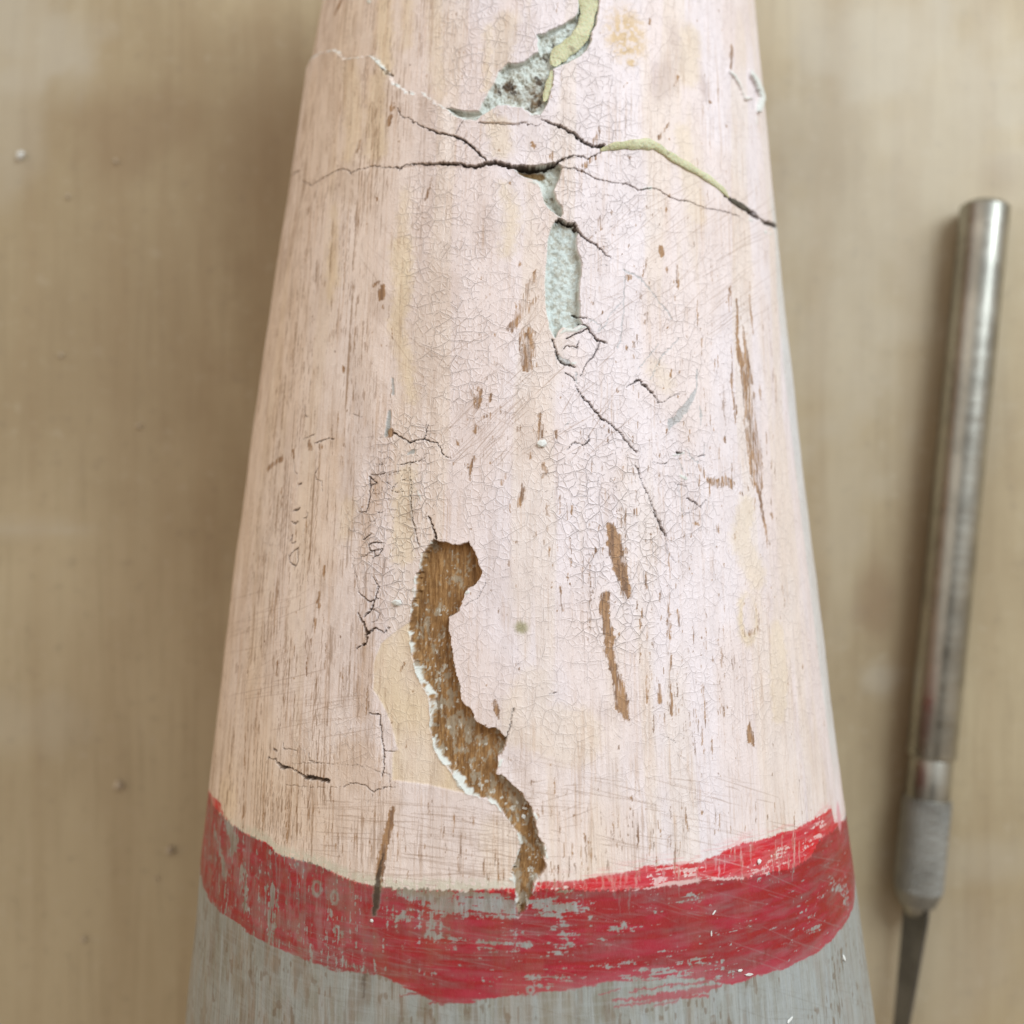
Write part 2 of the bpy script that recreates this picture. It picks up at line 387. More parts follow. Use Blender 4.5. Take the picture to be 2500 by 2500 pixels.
# open cracks
CR = [
 (rA, [(285,1240,14),(300,1200,14),(330,1165,16),(365,1152,18)], .8),
 (rA, [(385,1220,6),(450,1250,5),(560,1180,6),(640,1142,6),(690,1147,6),(710,1170,8),(760,1145,7),(850,1125,7),(930,1130,6),(1010,1130,6),(1040,1140,10),(1110,1112,8),(1190,1105,10),(1240,1105,14),(1350,1100,24),(1450,1108,26)], 1),
 (rJ, [(-60,1545,20),(0,1550,24),(140,1535,30),(300,1552,38),(420,1572,46),(500,1550,46),(600,1528,46),(690,1545,48),(780,1575,54),(900,1585,66),(1000,1585,64),(1100,1565,54),(1200,1535,40),(1230,1512,22),(1300,1480,13),(1390,1475,13),(1510,1490,13),(1560,1460,12),(1610,1440,12)], 1),
 (rA, [(1030,740,5),(1075,795,6),(1110,805,5),(1135,830,8),(1160,833,5),(1200,862,9),(1290,900,16),(1380,910,24),(1450,940,28),(1540,1000,20),(1620,1080,12)], 1),
 (rJ, [(1050,1120,10),(1100,1150,36),(1250,1200,46),(1350,1260,42),(1430,1330,42),(1520,1378,50),(1600,1385,54),(1640,1362,30)], 1),
 (rJ, [(455,1160,7),(560,1165,8),(840,1180,7),(855,1160,6),(905,1160,6),(925,1175,7),(950,1158,7),(975,1190,7),(1010,1190,7),(1050,1165,6)], .8),
 (rJ, [(310,1150,12),(275,1200,9),(240,1272,11)], .7), (rJ, [(410,1475,6),(375,1530,8)], .6),
 (rB, [(330,1132,6),(420,1130,6),(480,1155,14),(500,1165,6),(560,1200,8),(680,1235,8),(730,1232,9),(790,1245,12),(850,1278,11),(900,1275,12),(940,1265,8),(990,1280,8),(1050,1320,9),(1120,1350,10),(1180,1350,8),(1300,1400,7),(1400,1420,7),(1540,1458,8)], .9),
 (rK, [(340,610,20),(380,592,26),(450,640,34),(490,640,36),(530,700,30),(590,755,24),(650,785,26),(700,840,15),(770,900,9)], 1),
 (rB, [(1430,1310,30),(1480,1350,48),(1560,1400,60),(1640,1455,62),(1668,1475,20),(1700,1500,50),(1785,1540,62)], 1),
 (rL, [(540,670,8),(600,635,12),(650,622,10)], .7), (rL, [(645,705,10),(700,680,14),(760,660,10),(830,660,9)], .8), (rL, [(1070,652,8),(1190,650,9),(1330,648,9)], .5),
 (rL, [(1395,600,18),(1440,635,14),(1500,665,12),(1550,700,20),(1620,670,12),(1690,660,18),(1740,690,12),(1810,710,9),(1840,760,8),(1850,800,7),(1932,850,8)], .9),
 (rL, [(1690,660,12),(1705,580,10),(1725,510,6)], .7),
 (rE, [(910,530,10),(945,590,16),(960,640,26),(950,690,14),(900,710,10)], .9), (rE, [(945,550,12),(985,500,16),(1010,440,12),(1020,390,9),(990,340,8)], .85),
 (rE, [(960,640,18),(1000,605,12),(1040,630,9),(1075,610,6)], .8), (rE, [(915,420,7),(970,470,12),(1020,455,9)], .7),
 (rE, [(930,240,7),(990,205,11),(1040,190,8)], .6), (rE, [(890,280,6),(910,360,8),(915,420,8)], .5), (rE, [(990,505,14),(1025,530,10),(1010,570,8),(985,580,8)], .5),
 (rE, [(440,1290,8),(480,1298,10),(520,1340,22),(560,1340,8),(620,1375,16),(640,1390,26),(690,1398,26),(755,1408,22)], 1),
 (rE, [(470,1245,18),(490,1250,8)], .8), (rE, [(520,1190,6),(520,1240,8),(590,1250,6)], .6), (rE, [(655,1240,6),(655,1300,7),(720,1320,8)], .6),
 (rE, [(975,1055,7),(1025,1065,9),(1035,1170,8),(1050,1260,11),(1045,1350,9),(1035,1400,6)], .75), (rE, [(1050,1258,8),(1100,1254,6)], .6), (rE, [(1035,1180,5),(1000,1185,5)], .5),
 (rE, [(530,1320,5),(650,1315,6),(800,1320,6),(960,1335,6),(1030,1365,7),(1075,1375,8),(1080,1500,4)], .5),
 (rE, [(840,1440,6),(870,1420,8),(950,1430,7),(990,1465,9),(1050,1445,7),(1110,1440,5)], .6), (rE, [(535,1430,6),(620,1440,7),(700,1445,6),(820,1440,6)], .5), (rE, [(990,1465,6),(985,1500,6),(960,1525,5)], .5),
 (rE, [(1280,20,12),(1310,100,16),(1320,140,22)], .8), (rL, [(1540,880,8),(1555,1000,8),(1560,1150,11),(1560,1300,14),(1575,1450,13),(1610,1580,12),(1640,1690,12)], .6),
 (rL, [(1165,1030,26),(1175,1150,14),(1155,1280,18),(1130,1350,14),(1060,1360,8)], .85), (rL, [(1165,1020,18),(1230,1080,12),(1160,1120,8)], .8), (rL, [(1175,1000,10),(1250,1005,14),(1310,985,9)], .8),
 (rL, [(1200,1120,9),(1205,1180,9),(1270,1185,9),(1280,1120,8)], .6), (rL, [(1280,1065,8),(1330,1070,10),(1380,1120,9),(1440,1065,9),(1530,1040,8)], .6), (rL, [(1380,1150,14),(1440,1170,10),(1500,1150,9)], .6),
 (rL, [(1340,1000,6),(1420,975,10),(1490,960,12)], .6), (rL, [(1450,905,8),(1540,890,14),(1640,870,12),(1700,830,6)], .7), (rL, [(1225,895,8),(1270,905,12),(1310,890,8)], .6), (rL, [(1300,780,8),(1350,830,9),(1360,900,8),(1400,880,6)], .5),
 (rL, [(1380,1150,8),(1345,1210,8),(1340,1280,8)], .5), (rL, [(1250,1360,10),(1330,1345,9)], .6), (rL, [(1150,1450,9),(1215,1445,10),(1245,1390,8)], .6), (rL, [(1165,1660,16),(1230,1640,14),(1310,1650,9)], .8), (rL, [(1165,1660,16),(1175,1720,12),(1215,1725,16),(1220,1770,8)], .8), (rL, [(1180,1805,9),(1250,1760,11),(1290,1700,14)], .7), (rL, [(1110,1615,18),(1180,1560,12)], .8), (rL, [(1010,1850,9),(1030,1770,9),(1010,1900,9)], .5),
 (rL, [(415,1630,14),(440,1570,22),(430,1650,14),(470,1640,16)], .8), (rL, [(410,1790,18),(430,1740,12),(490,1690,20),(490,1820,16),(470,1870,14),(420,1830,12),(410,1760,9)], .8), (rL, [(440,1350,12),(480,1330,34),(510,1310,18)], .9), (rL, [(490,1100,16),(520,1080,26)], .8), (rL, [(430,1445,14),(470,1455,28),(490,1440,10)], .8),
 (rL, [(450,840,8),(460,960,12),(480,990,10)], .7), (rL, [(660,1050,10),(650,1000,10),(675,940,12)], .7), (rL, [(650,1050,10),(720,1055,12),(715,1160,12)], .6), (rL, [(125,1040,14),(140,950,9),(150,850,18)], .6), (rL, [(90,1220,10),(110,1150,10),(80,1320,9)], .5), (rL, [(540,1410,10),(570,1400,16),(580,1360,10)], .7), (rL, [(555,1480,8),(540,1560,10),(550,1640,8)], .6), (rL, [(550,820,6),(555,920,7),(545,1000,7)], .4), (rL, [(550,340,10),(555,410,9),(555,450,12),(590,455,10)], .7), (rL, [(590,210,8),(600,120,9),(630,130,6)], .5), (rL, [(1010,430,8),(1060,445,8),(1110,460,6)], .6), (rL, [(1030,510,6),(1065,560,8),(1070,640,7)], .5),
 (rD, [(385,430,18),(440,455,14),(470,458,8)], .7), (rD, [(430,490,14),(480,515,20),(510,560,16),(540,590,24),(600,605,9)], .8),
 (rD, [(340,585,12),(400,555,10),(470,525,12)], .8), (rD, [(250,590,20),(270,650,16),(290,710,20),(330,750,22),(400,765,16)], .7),
 (rD, [(330,650,9),(345,630,9),(410,640,10),(420,600,6)], .7), (rD, [(330,650,6),(310,665,6)], .5), (rD, [(335,800,12),(375,825,10),(400,850,10)], .7),
 (rD, [(400,880,10),(440,950,14),(520,1030,16),(560,1080,18),(610,1110,14),(680,1170,14),(750,1265,14),(785,1300,20)], .75),
 (rD, [(780,1380,12),(820,1480,12),(860,1580,13),(910,1700,16),(930,1760,22),(965,1825,24)], .7),
 (rD, [(720,890,10),(760,865,12),(800,845,16),(845,885,20),(890,940,16),(930,985,10),(970,975,8),(1010,942,7),(1060,935,6)], .8),
 (rD, [(560,600,10),(530,660,18),(510,700,16),(470,740,12),(430,820,10)], .6),
 (rD, [(1040,1300,26),(1065,1300,16)], .9), (rD, [(1170,1325,12),(1210,1318,12)], .6), (rD, [(990,1480,7),(1040,1500,8)], .5), (rD, [(980,1440,5),(1040,1500,7),(1100,1510,16)], .5), (rD, [(1100,1590,12),(1150,1620,20),(1185,1645,12),(1230,1590,7)], .7), (rD, [(1075,1705,8),(1140,1660,8),(1185,1645,8)], .5),
 (rD, [(345,1280,8),(385,1240,12),(450,1255,11),(490,1225,20),(490,1180,8)], .7), (rD, [(390,1590,6),(420,1565,9),(490,1575,8)], .5), (rD, [(440,1510,7),(480,1492,8),(540,1485,6),(660,1520,7)], .5), (rD, [(880,1360,6),(940,1375,7),(975,1365,14)], .6),
 (rK, [(575,990,5),(640,975,5),(735,955,6),(775,965,4)], .6), 
 (rI, [(740,0,10),(780,60,18),(800,115,20)], .7), (rI, [(800,130,8),(820,220,8),(860,265,8)], .5), (rI, [(780,1165,5),(830,1190,6),(860,1210,9)], .5), (rI, [(815,1285,4),(870,1275,5),(930,1310,5)], .5), (rI, [(185,955,6),(235,945,10)], .6),
 (rE, [(1745,640,4),(1745,750,4),(1760,870,5),(1800,900,5),(1850,905,5),(1880,930,5)], .5), (rE, [(1725,1030,14),(1710,1110,11),(1685,1195,16)], .6),
 (rE, [(1580,370,9),(1540,450,8),(1470,490,9)], .5), (rE, [(1575,330,6),(1580,370,9)], .4),
]
for reg, pts, v in CR:
    big = max(p[2] for p in pts) / reg[2] > 7
    pts = [(p[0], p[1], p[2] * 0.66) for p in pts]
    stroke(CRACK, reg, pts, v, soft=0.05 if not big else 0.10, jag=0.22 if big else 0.13)
H -= (sstep(0.3, 1.0, CRACK) * 0.70).astype(F)
CRACK0 = CRACK.copy()

for x_, y_, w_ in ((740,790,80),(700,800,50),(1015,715,50),(1045,770,60),(1075,520,40),(645,850,46),(1035,950,60),(985,880,40),(930,1020,36),(1170,395,34),(1325,345,26),(780,850,50)):
    stroke(CRACK, rJ, [(x_, y_, w_), (x_ + 14, y_ + 18, w_ * .7)], .75, soft=.12, jag=.35)
# fine bluish cracks on the right
for pts in ([(700,150,14),(790,190,18),(860,260,14),(910,330,10),(960,390,18),(1010,460,16)], [(710,180,9),(705,280,12),(705,340,8),(700,450,10),(690,560,10),(670,640,14)], [(700,340,7),(610,440,8),(600,480,7),(580,510,9),(540,540,8)],
            [(920,620,7),(850,710,9),(800,770,9)], [(1050,580,8),(1000,640,8),(945,690,14),(910,760,8),(870,840,8)], [(1165,780,10),(1165,900,12),(1130,960,40),(1080,1040,52),(1040,1090,50),(1000,1110,40),(985,1150,16)],
            [(1185,1010,12),(1190,1070,20),(1185,1130,12)], [(1040,1320,8),(1080,1420,10)], [(1100,1275,10),(1130,1330,12),(1170,1370,8)], [(1210,1240,10),(1205,1330,10)], [(1045,1500,6),(1065,1640,7),(1075,1700,8)], [(290,700,30),(350,740,34)], [(400,800,16),(410,870,14)], [(470,460,8),(560,495,12),(540,530,10)], [(330,1140,6),(360,1100,6)]):
    stroke(BLUE, rD, pts, 0.75, soft=0.06, jag=0.20, wmul=1.0 if max(p[2] for p in pts) > 20 else 0.62)
for pts in ([(1180,840,16),(1185,930,18)],): stroke(BLUE, rC, pts, .9)
stroke(BLUE, rC, [(1160,1040,20),(1155,1110,34),(1140,1190,26)], 1.0); stroke(BLUE, rC, [(1280,1310,14),(1310,1295,30)], .9)
H -= BLUE * 0.10

# gesso showing at broken edges
for reg, pts in ((rE, [(1185,640,16),(1195,760,14),(1225,860,18),(1270,930,26),(1305,975,34),(1295,1010,14)]), (rE, [(1290,1030,8),(1290,1130,8),(1310,1240,16),(1360,1310,26),(1410,1370,30),(1450,1420,60),(1480,1460,34),(1560,1485,14),(1640,1535,12),(1690,1610,14)]),
                 (rG, [(520,490,16),(555,570,16),(560,640,10)]), (rG, [(690,870,20),(650,970,22),(600,1090,24),(550,1150,26)]), (rG, [(735,640,14),(760,720,30),(745,800,10)]), (rG, [(670,400,20),(700,500,22)]), (rE, [(1650,1280,16),(1670,1265,30),(1650,1330,20)]), (rE, [(1470,425,20),(1490,415,16)]),
                 (rG, [(480,830,22),(500,880,24)]), (rE, [(1185,480,8),(1215,300,5),(1205,420,8)]),
                 (rJ, [(960,1090,14),(1020,1050,50),(1100,990,16)]), (rJ, [(1390,550,8),(1480,480,12),(1530,400,24)]), (rJ, [(1160,650,16),(1250,615,10)]), (rK, [(120,285,14),(190,310,22),(225,350,16)]), (rK, [(370,1490,20),(430,1470,44),(490,1470,36),(560,1440,30),(590,1450,14)]),
                 (rK, [(475,1735,20),(500,1725,24)]), (rA, [(820,5,16),(850,15,24),(830,20,20)]), (rD, [(1060,1450,24),(1090,1460,30)]), (rD, [(1020,1320,12),(1080,1300,14)]),
                 (rB, [(1465,490,18),(1500,520,24),(1545,600,16),(1560,660,18),(1600,660,10)]), (rB, [(1600,500,30),(1640,570,70),(1670,640,64),(1650,740,34)]), (rB, [(1650,790,14),(1655,840,14)]), (rB, [(1700,1560,24),(1740,1575,20)]), (rB, [(895,1275,24),(940,1265,20)]), (rB, [(1595,1480,14),(1620,1490,12)]),
                 (rL, [(1620,1160,18),(1650,1250,10)]), (rM, [(0,560,8),(90,560,10),(150,535,22),(240,545,24),(300,600,22),(350,660,22)])):
    stroke(WHITE, reg, pts, 1.0, soft=0.08, jag=0.15, wmul=.80)
WHITE = WHITE * np.maximum(sstep(.34, .48, fbm(A * 1.3, Y * 1.3, 72, 2)), CHIP)
H += np.where(WHITE > 0, WHITE * 0.08, 0).astype(F)

# ---- brown wear: traced marks
BR = [
 (rD, [(1450,700,60),(1475,860,90),(1490,1050,110),(1530,1280,140),(1545,1480,120)], .50), (rD, [(100,560,90),(95,740,90)], .4), (rI, [(545,150,70),(600,420,60)], .45),
 (rI, [(515,75,30),(525,170,50),(545,240,52),(575,310,60),(600,400,50),(612,445,16)], 1), (rI, [(490,435,40),(482,500,50),(490,560,30),(495,590,44),(510,650,50),(512,720,44),(525,800,40),(545,860,46),(565,920,50),(575,1000,66),(595,1060,40),(608,1100,10)], .85),
 (rI, [(1243,1105,18),(1243,1150,40),(1250,1190,44),(1262,1222,14)], .95), (rI, [(820,130,7),(825,300,10),(825,450,12),(822,580,22),(825,700,12),(828,900,16),(838,1060,18)], .6), (rI, [(870,520,16),(878,600,14)], .6), (rI, [(408,200,6),(408,480,10),(408,680,6)], .5), (rI, [(700,420,9),(705,320,10)], .5),
 (rI, [(700,860,16),(705,1000,18)], .45), (rI, [(760,870,8),(775,950,26),(775,1000,20)], .45), (rI, [(1000,900,14),(1010,1010,18),(1025,1110,10)], .5), (rI, [(1095,720,12),(1098,800,14)], .45), (rI, [(925,710,10),(930,780,8)], .4), (rI, [(1415,390,12),(1430,500,10)], .5), (rI, [(1310,0,24),(1330,90,14),(1345,165,8)], .6), (rI, [(1635,1050,8),(1635,1110,14)], .5),
 (rI, [(1230,220,16),(1225,250,14)], .4), (rI, [(1165,120,10),(1165,150,12)], .5), (rI, [(1075,80,20),(1080,100,14)], .6), (rI, [(955,55,14),(975,65,14)], .6), (rI, [(250,400,14),(260,460,14),(262,520,14)], .4), (rI, [(100,1410,20),(112,1420,18)], .5), (rI, [(620,1500,22),(628,1505,16)], .55),
 (rD, [(1412,340,14),(1418,440,22),(1415,560,26),(1425,660,40),(1440,740,60)], .85), (rD, [(1455,500,10),(1465,620,30),(1480,720,44),(1500,850,50)], .75), (rD, [(1440,740,60),(1470,860,80),(1480,960,70),(1485,1060,70)], .62), (rD, [(1485,1060,60),(1510,1180,80),(1540,1300,104),(1545,1420,110),(1550,1500,70)], .55), (rD, [(1530,1480,30),(1560,1560,30),(1580,1680,24),(1600,1800,16),(1610,1890,10)], .8),
 (rD, [(1385,740,18),(1380,860,26),(1390,960,22),(1415,1050,22)], .6), (rD, [(1497,310,14),(1505,430,22),(1520,560,14)], .7), (rD, [(1605,380,12),(1620,560,16),(1640,720,10)], .5), (rD, [(1658,820,20),(1662,900,26),(1660,980,18)], .55), (rD, [(1555,850,18),(1565,960,16)], .6), (rD, [(1370,270,22),(1372,310,22)], .85), (rD, [(1520,930,24),(1520,980,20)], .5), (rD, [(1595,50,12),(1597,90,12)], .5), (rD, [(1485,40,10),(1487,110,8)], .3),
 (rD, [(1240,1480,40),(1290,1495,50),(1340,1480,60),(1390,1500,50)], .6), (rD, [(1190,1390,40),(1205,1450,24)], .6), (rD, [(1440,1555,24),(1445,1560,20)], .6), (rD, [(1470,1495,20),(1490,1540,20)], .5),
 (rD, [(155,150,10),(120,220,34),(80,330,50),(30,470,50),(0,520,50)], .55), (rD, [(180,310,14),(110,380,40),(40,460,50)], .4), (rD, [(115,535,40),(100,620,60),(90,700,70),(100,760,70)], .75), (rD, [(175,1055,12),(172,1130,30),(178,1195,50)], .7), (rD, [(280,1165,18),(275,1200,20)], .5), (rD, [(635,1760,24),(645,1850,60),(660,1932,80)], 1),
 (rD, [(930,5,24),(940,45,40)], .95), (rD, [(855,75,12),(830,150,14),(815,200,8)], .7), (rD, [(1037,120,12),(1042,210,20),(1048,270,20)], .7), (rD, [(735,190,30),(740,205,24)], .8), (rD, [(815,315,16),(818,330,16)], .6), (rD, [(850,430,20),(840,490,18)], .5), (rD, [(780,560,24),(770,640,14)], .6), (rD, [(500,350,12),(510,375,16)], .5), (rD, [(180,180,6),(120,250,8)], .3), (rD, [(465,935,20),(470,940,18)], .7),
 (rD, [(70,1500,14),(60,1560,34),(50,1620,36)], .75), (rD, [(30,1865,14),(30,1870,12)], .8), (rD, [(195,1370,16),(210,1420,26),(190,1450,12)], .7), (rD, [(115,1310,30),(115,1340,20)], .6), (rD, [(220,1630,16),(225,1690,20)], .5), (rD, [(380,1640,24),(380,1690,20)], .4), (rD, [(300,1560,10),(300,1680,12)], .5), (rD, [(690,1400,40),(690,1500,20)], .3), (rD, [(690,1670,60),(700,1770,30)], .35), (rD, [(780,1670,40),(770,1720,24)], .45), (rD, [(780,1540,10),(782,1640,14)], .4), (rD, [(1150,1745,24),(1155,1748,18)], .7), (rD, [(1300,1760,16),(1300,1800,14)], .6), (rD, [(1340,1215,24),(1345,1235,18)], .7), (rD, [(900,1180,14),(905,1250,12)], .35), (rD, [(365,1100,20),(375,1140,14)], .4), (rD, [(1630,1690,22),(1640,1710,18)], .7), (rD, [(925,1420,8),(925,1600,8)], .3), (rD, [(1240,1270,16),(1255,1400,14)], .35), (rD, [(1215,900,14),(1220,1050,10)], .3), (rD, [(1320,860,10),(1335,1010,30),(1350,1120,16)], .35),
 (rC, [(1120,260,26),(1115,300,50),(1115,325,40)], 1), (rC, [(1065,255,22),(1095,225,18)], .85), (rC, [(1125,380,16),(1128,395,14)], .7), (rC, [(868,765,14),(870,785,18)], 1), (rC, [(1165,1165,46),(1170,1185,40)], 1.0), (rC, [(657,1235,30),(660,1275,32)], .7), (rC, [(718,1255,32),(728,1262,30)], .6), (rC, [(878,1255,26),(882,1262,22)], .4), (rC, [(558,1285,20),(560,1325,22)], 1), (rC, [(485,1335,30),(440,1370,32),(400,1400,30)], .6), (rC, [(1722,900,30),(1718,960,34),(1708,1025,24)], .75), (rC, [(1800,930,20),(1775,1005,14)], .5), (rC, [(1768,1065,24),(1740,1090,10)], .5), (rC, [(1708,1140,26),(1705,1170,24)], .6), (rC, [(1692,1330,14),(1675,1390,30),(1665,1430,24)], .65), (rC, [(1588,1240,18),(1590,1248,18)], .8), (rC, [(1885,1440,16),(1860,1500,24)], .5), (rC, [(1785,260,18),(1780,320,16)], .5), (rC, [(1735,200,20),(1730,220,16)], .5), (rC, [(1640,520,8),(1620,580,12)], .4), (rC, [(485,1530,14),(480,1640,20)], .5), (rC, [(1720,1590,24),(1715,1610,20)], .4), (rC, [(1912,520,30),(1932,500,30)], .6), (rC, [(755,230,20),(755,250,20)], .5),
 (rE, [(735,295,22),(728,325,26)], .7), (rE, [(708,420,18),(702,500,22)], .8), (rE, [(685,565,18),(680,625,22)], .6), (rE, [(668,660,14),(665,690,14)], .4), (rE, [(645,770,10),(638,850,18)], .65), (rE, [(490,780,12),(482,855,18)], .65), (rE, [(740,690,8),(738,820,14)], .5), (rE, [(820,850,24),(825,860,20)], .5), (rE, [(1630,995,16),(1640,1040,26),(1648,1080,12)], .9), (rE, [(1630,1100,20),(1625,1130,12)], .45), (rE, [(1690,1230,8),(1705,1300,14)], .4), (rE, [(1150,790,10),(1130,830,14)], .4), (rE, [(1158,1210,16),(1158,1240,14)], .5),
 (rF, [(1575,370,30),(1560,450,40),(1540,540,46),(1515,640,46),(1490,740,46)], .75), (rF, [(1540,500,20),(1500,700,26),(1480,850,44),(1460,960,50),(1445,1080,46),(1438,1130,30)], 1.0), (rF, [(1370,1585,26),(1360,1640,22),(1355,1740,14)], .7), (rF, [(495,0,7),(490,200,9),(482,400,9),(475,540,8)], .9), (rE, [(345,300,4),(335,700,6),(322,1100,7),(312,1400,8)], .75), (rF, [(1075,130,5),(1075,450,6),(1070,600,6)], .5), (rF, [(1180,550,5),(1175,830,7)], .6),
 (rM, [(450,985,20),(435,1030,44),(430,1050,34)], .75), (rM, [(420,1110,34),(395,1180,46)], .75), (rM, [(125,1320,12),(105,1390,30),(90,1440,30)], .6), (rM, [(130,760,10),(95,870,22),(65,950,14)], .3), (rM, [(800,1670,20),(780,1740,26),(750,1830,28),(730,1890,20)], .7), (rM, [(575,590,20),(530,700,18)], .25), (rM, [(1035,495,14),(1035,515,12)], .6), (rM, [(1085,710,16),(1080,735,14)], .6), (rM, [(740,715,10),(735,725,10)], .8), (rM, [(1425,1410,16),(1430,1418,12)], .8), (rM, [(1520,1715,20),(1525,1722,16)], .8), (rM, [(1020,125,16),(1022,140,14)], .6), (rM, [(260,1855,16),(285,1890,16)], .8),
 (rA, [(650,0,30),(620,50,34),(600,95,24)], 1), (rJ, [(960,1345,20),(985,1380,26),(992,1415,12)], 1), (rJ, [(1205,30,6),(1200,100,24)], .7),
 (rJ, [(1610,990,20),(1615,1000,16)], .7), (rJ, [(1600,1200,24),(1580,1280,40),(1550,1340,50)], .45), (rJ, [(1240,700,10),(1245,820,16)], .35), (rJ, [(1170,1440,30),(1150,1490,50)], .4), (rJ, [(1540,1490,50),(1460,1560,50)], .45), (rJ, [(1430,1610,24),(1435,1615,20)], .8), (rJ, [(1885,1490,34),(1890,1500,20)], 1), (rJ, [(1610,330,14),(1620,290,10)], .4),
 (rB, [(1478,300,14),(1478,380,26),(1475,450,24)], .9), (rB, [(1440,845,18),(1445,850,16)], .8), (rB, [(1240,135,12),(1245,140,10)], .7), (rB, [(1340,685,30),(1345,688,20)], .9), (rB, [(1390,70,14),(1392,75,12)], .6), (rB, [(1415,200,12),(1417,203,10)], .6), (rB, [(990,930,26),(1020,880,20),(1060,830,12)], .5), (rB, [(590,1470,26),(600,1540,24)], .5), (rB, [(785,1655,20),(787,1658,18)], .5), (rB, [(1000,1690,34),(1005,1700,30)], .95), (rB, [(910,1735,14),(880,1840,10)], .6), (rB, [(150,1850,24),(110,1920,36)], .5), (rB, [(1110,1800,14),(1120,1900,20)], .6), (rB, [(1556,700,16),(1560,725,14)], .7), (rB, [(1110,520,20),(1095,580,16)], .5), (rB, [(760,560,14),(762,590,10)], .5), (rB, [(935,130,20),(930,155,24)], .55),(rB, [(500,1640,8),(560,1560,14)], .4),
]
for reg, pts, v in BR:
    stroke(BROWN, reg, pts, v, soft=0.19, jag=0.24, wmul=1.18)

# many small worn dashes along the grain, thicker where the photograph has them
def dashes(n, x0, y0, x1, y1, lmin, lmax, w0, w1, v0, v1, slope=0.02, dst=None):
    for k in range(n):
        x = rng.uniform(x0, x1); y = rng.uniform(y0, y1); L = rng.uniform(lmin, lmax); w = rng.uniform(w0, w1)
        dx = rng.normal(slope, 0.04) * L
        stroke(BROWN if dst is None else dst, FULL, [(x, y, w * .5), (x + dx * .5, y + L * .5, w), (x + dx, y + L, w * .4)], rng.uniform(v0, v1), soft=0.07, jag=0.15)
dashes(110, 1560, 1480, 1800, 1800, 8, 60, 2.5, 6, .25, .6)
dashes(60, 1300, 1050, 1640, 1500, 10, 45, 3, 8, .2, .55)
dashes(60, 1700, 600, 1900, 1300, 10, 70, 3, 8, .2, .55)
dashes(70, 1500, 1950, 1980, 2130, 10, 60, 3, 8, .2, .55, 0)
dashes(40, 1350, 1990, 1750, 2170, 15, 70, 3, 9, .25, .55, 0)
dashes(70, 640, 560, 960, 1200, 15, 90, 2, 4.5, .2, .5, -0.02)
dashes(90, 560, 1150, 900, 1900, 15, 90, 2, 5, .2, .5, -0.02)
dashes(50, 620, 1900, 1250, 2180, 20, 90, 3, 8, .2, .5, -0.02)
dashes(40, 720, 150, 900, 560, 15, 70, 2, 5, .2, .5, -0.1)
dashes(50, 1700, 100, 1880, 600, 15, 60, 2, 5, .15, .4, 0.05)
dashes(70, 1100, 500, 1700, 1050, 5, 14, 4, 9, .2, .6)
dashes(220, 600, 20, 2000, 2100, 2, 6, 2.5, 6, .3, .85)
dashes(90, 1240, 1880, 1560, 2170, 15, 80, 2, 5, .2, .5, 0)
dashes(120, 640, 1950, 1250, 2160, 15, 90, 2, 6, .2, .5, 0)
dashes(160, 1500, 500, 1980, 2100, 4, 14, 2.5, 5, .3, .7)
dashes(120, 1100, 950, 1700, 1500, 4, 22, 2.5, 5, .3, .7)
stroke(BROWN, rF, [(1570,390,40),(1540,540,54),(1505,690,56),(1485,800,64),(1470,900,64),(1450,1020,60),(1440,1130,40)], 1.0, soft=.14, jag=.2); stroke(CRACK, rF, [(1500,700,12),(1482,800,30),(1468,880,42),(1452,980,44),(1440,1080,38),(1436,1130,18)], .8, soft=.12, jag=.2)
# yellowish ring, stain and blotches
RING = zeros()
blob(RING, rI, 1235, 560, 75, 130, 1.0, 0.0, .35); RIN2 = zeros(); blob(RIN2, rI, 1240, 545, 48, 100, 1.0, 0, .3)
CREAM = np.maximum(CREAM, np.clip(RING - RIN2, 0, 1) * .9)
stroke(BROWN, rI, [(1215,625,20),(1250,640,34),(1290,610,30),(1290,540,12)], .4, soft=.2, jag=.4); stroke(BROWN, rI, [(1275,490,10),(1270,560,12)], .35)
STAIN = zeros(); blob(STAIN, rJ, 1850, 330, 190, 260, 1.0, 0.2, .5); blob(STAIN, rB, 760, 280, 110, 120, 1.0, 0, .3); blob(STAIN, rB, 815, 425, 45, 25, 1, 0, .3)
PURP = zeros(); blob(PURP, rB, 1010, 540, 90, 170, .7, -.3, .6); blob(PURP, rB, 1090, 250, 60, 110, .5, .3, .8); blob(PURP, rB, 1300, 600, 50, 90, .6, .5, .6); blob(PURP, rB, 1130, 380, 50, 120, .4, .2, .6)
H += STAIN * (0.10 * (vnoise(A * 1.6, Y * 1.6, 77) - .3)).astype(F)
GREEN = zeros(); blob(GREEN, rE, 1765, 605, 34, 30, 1, 0, .6)

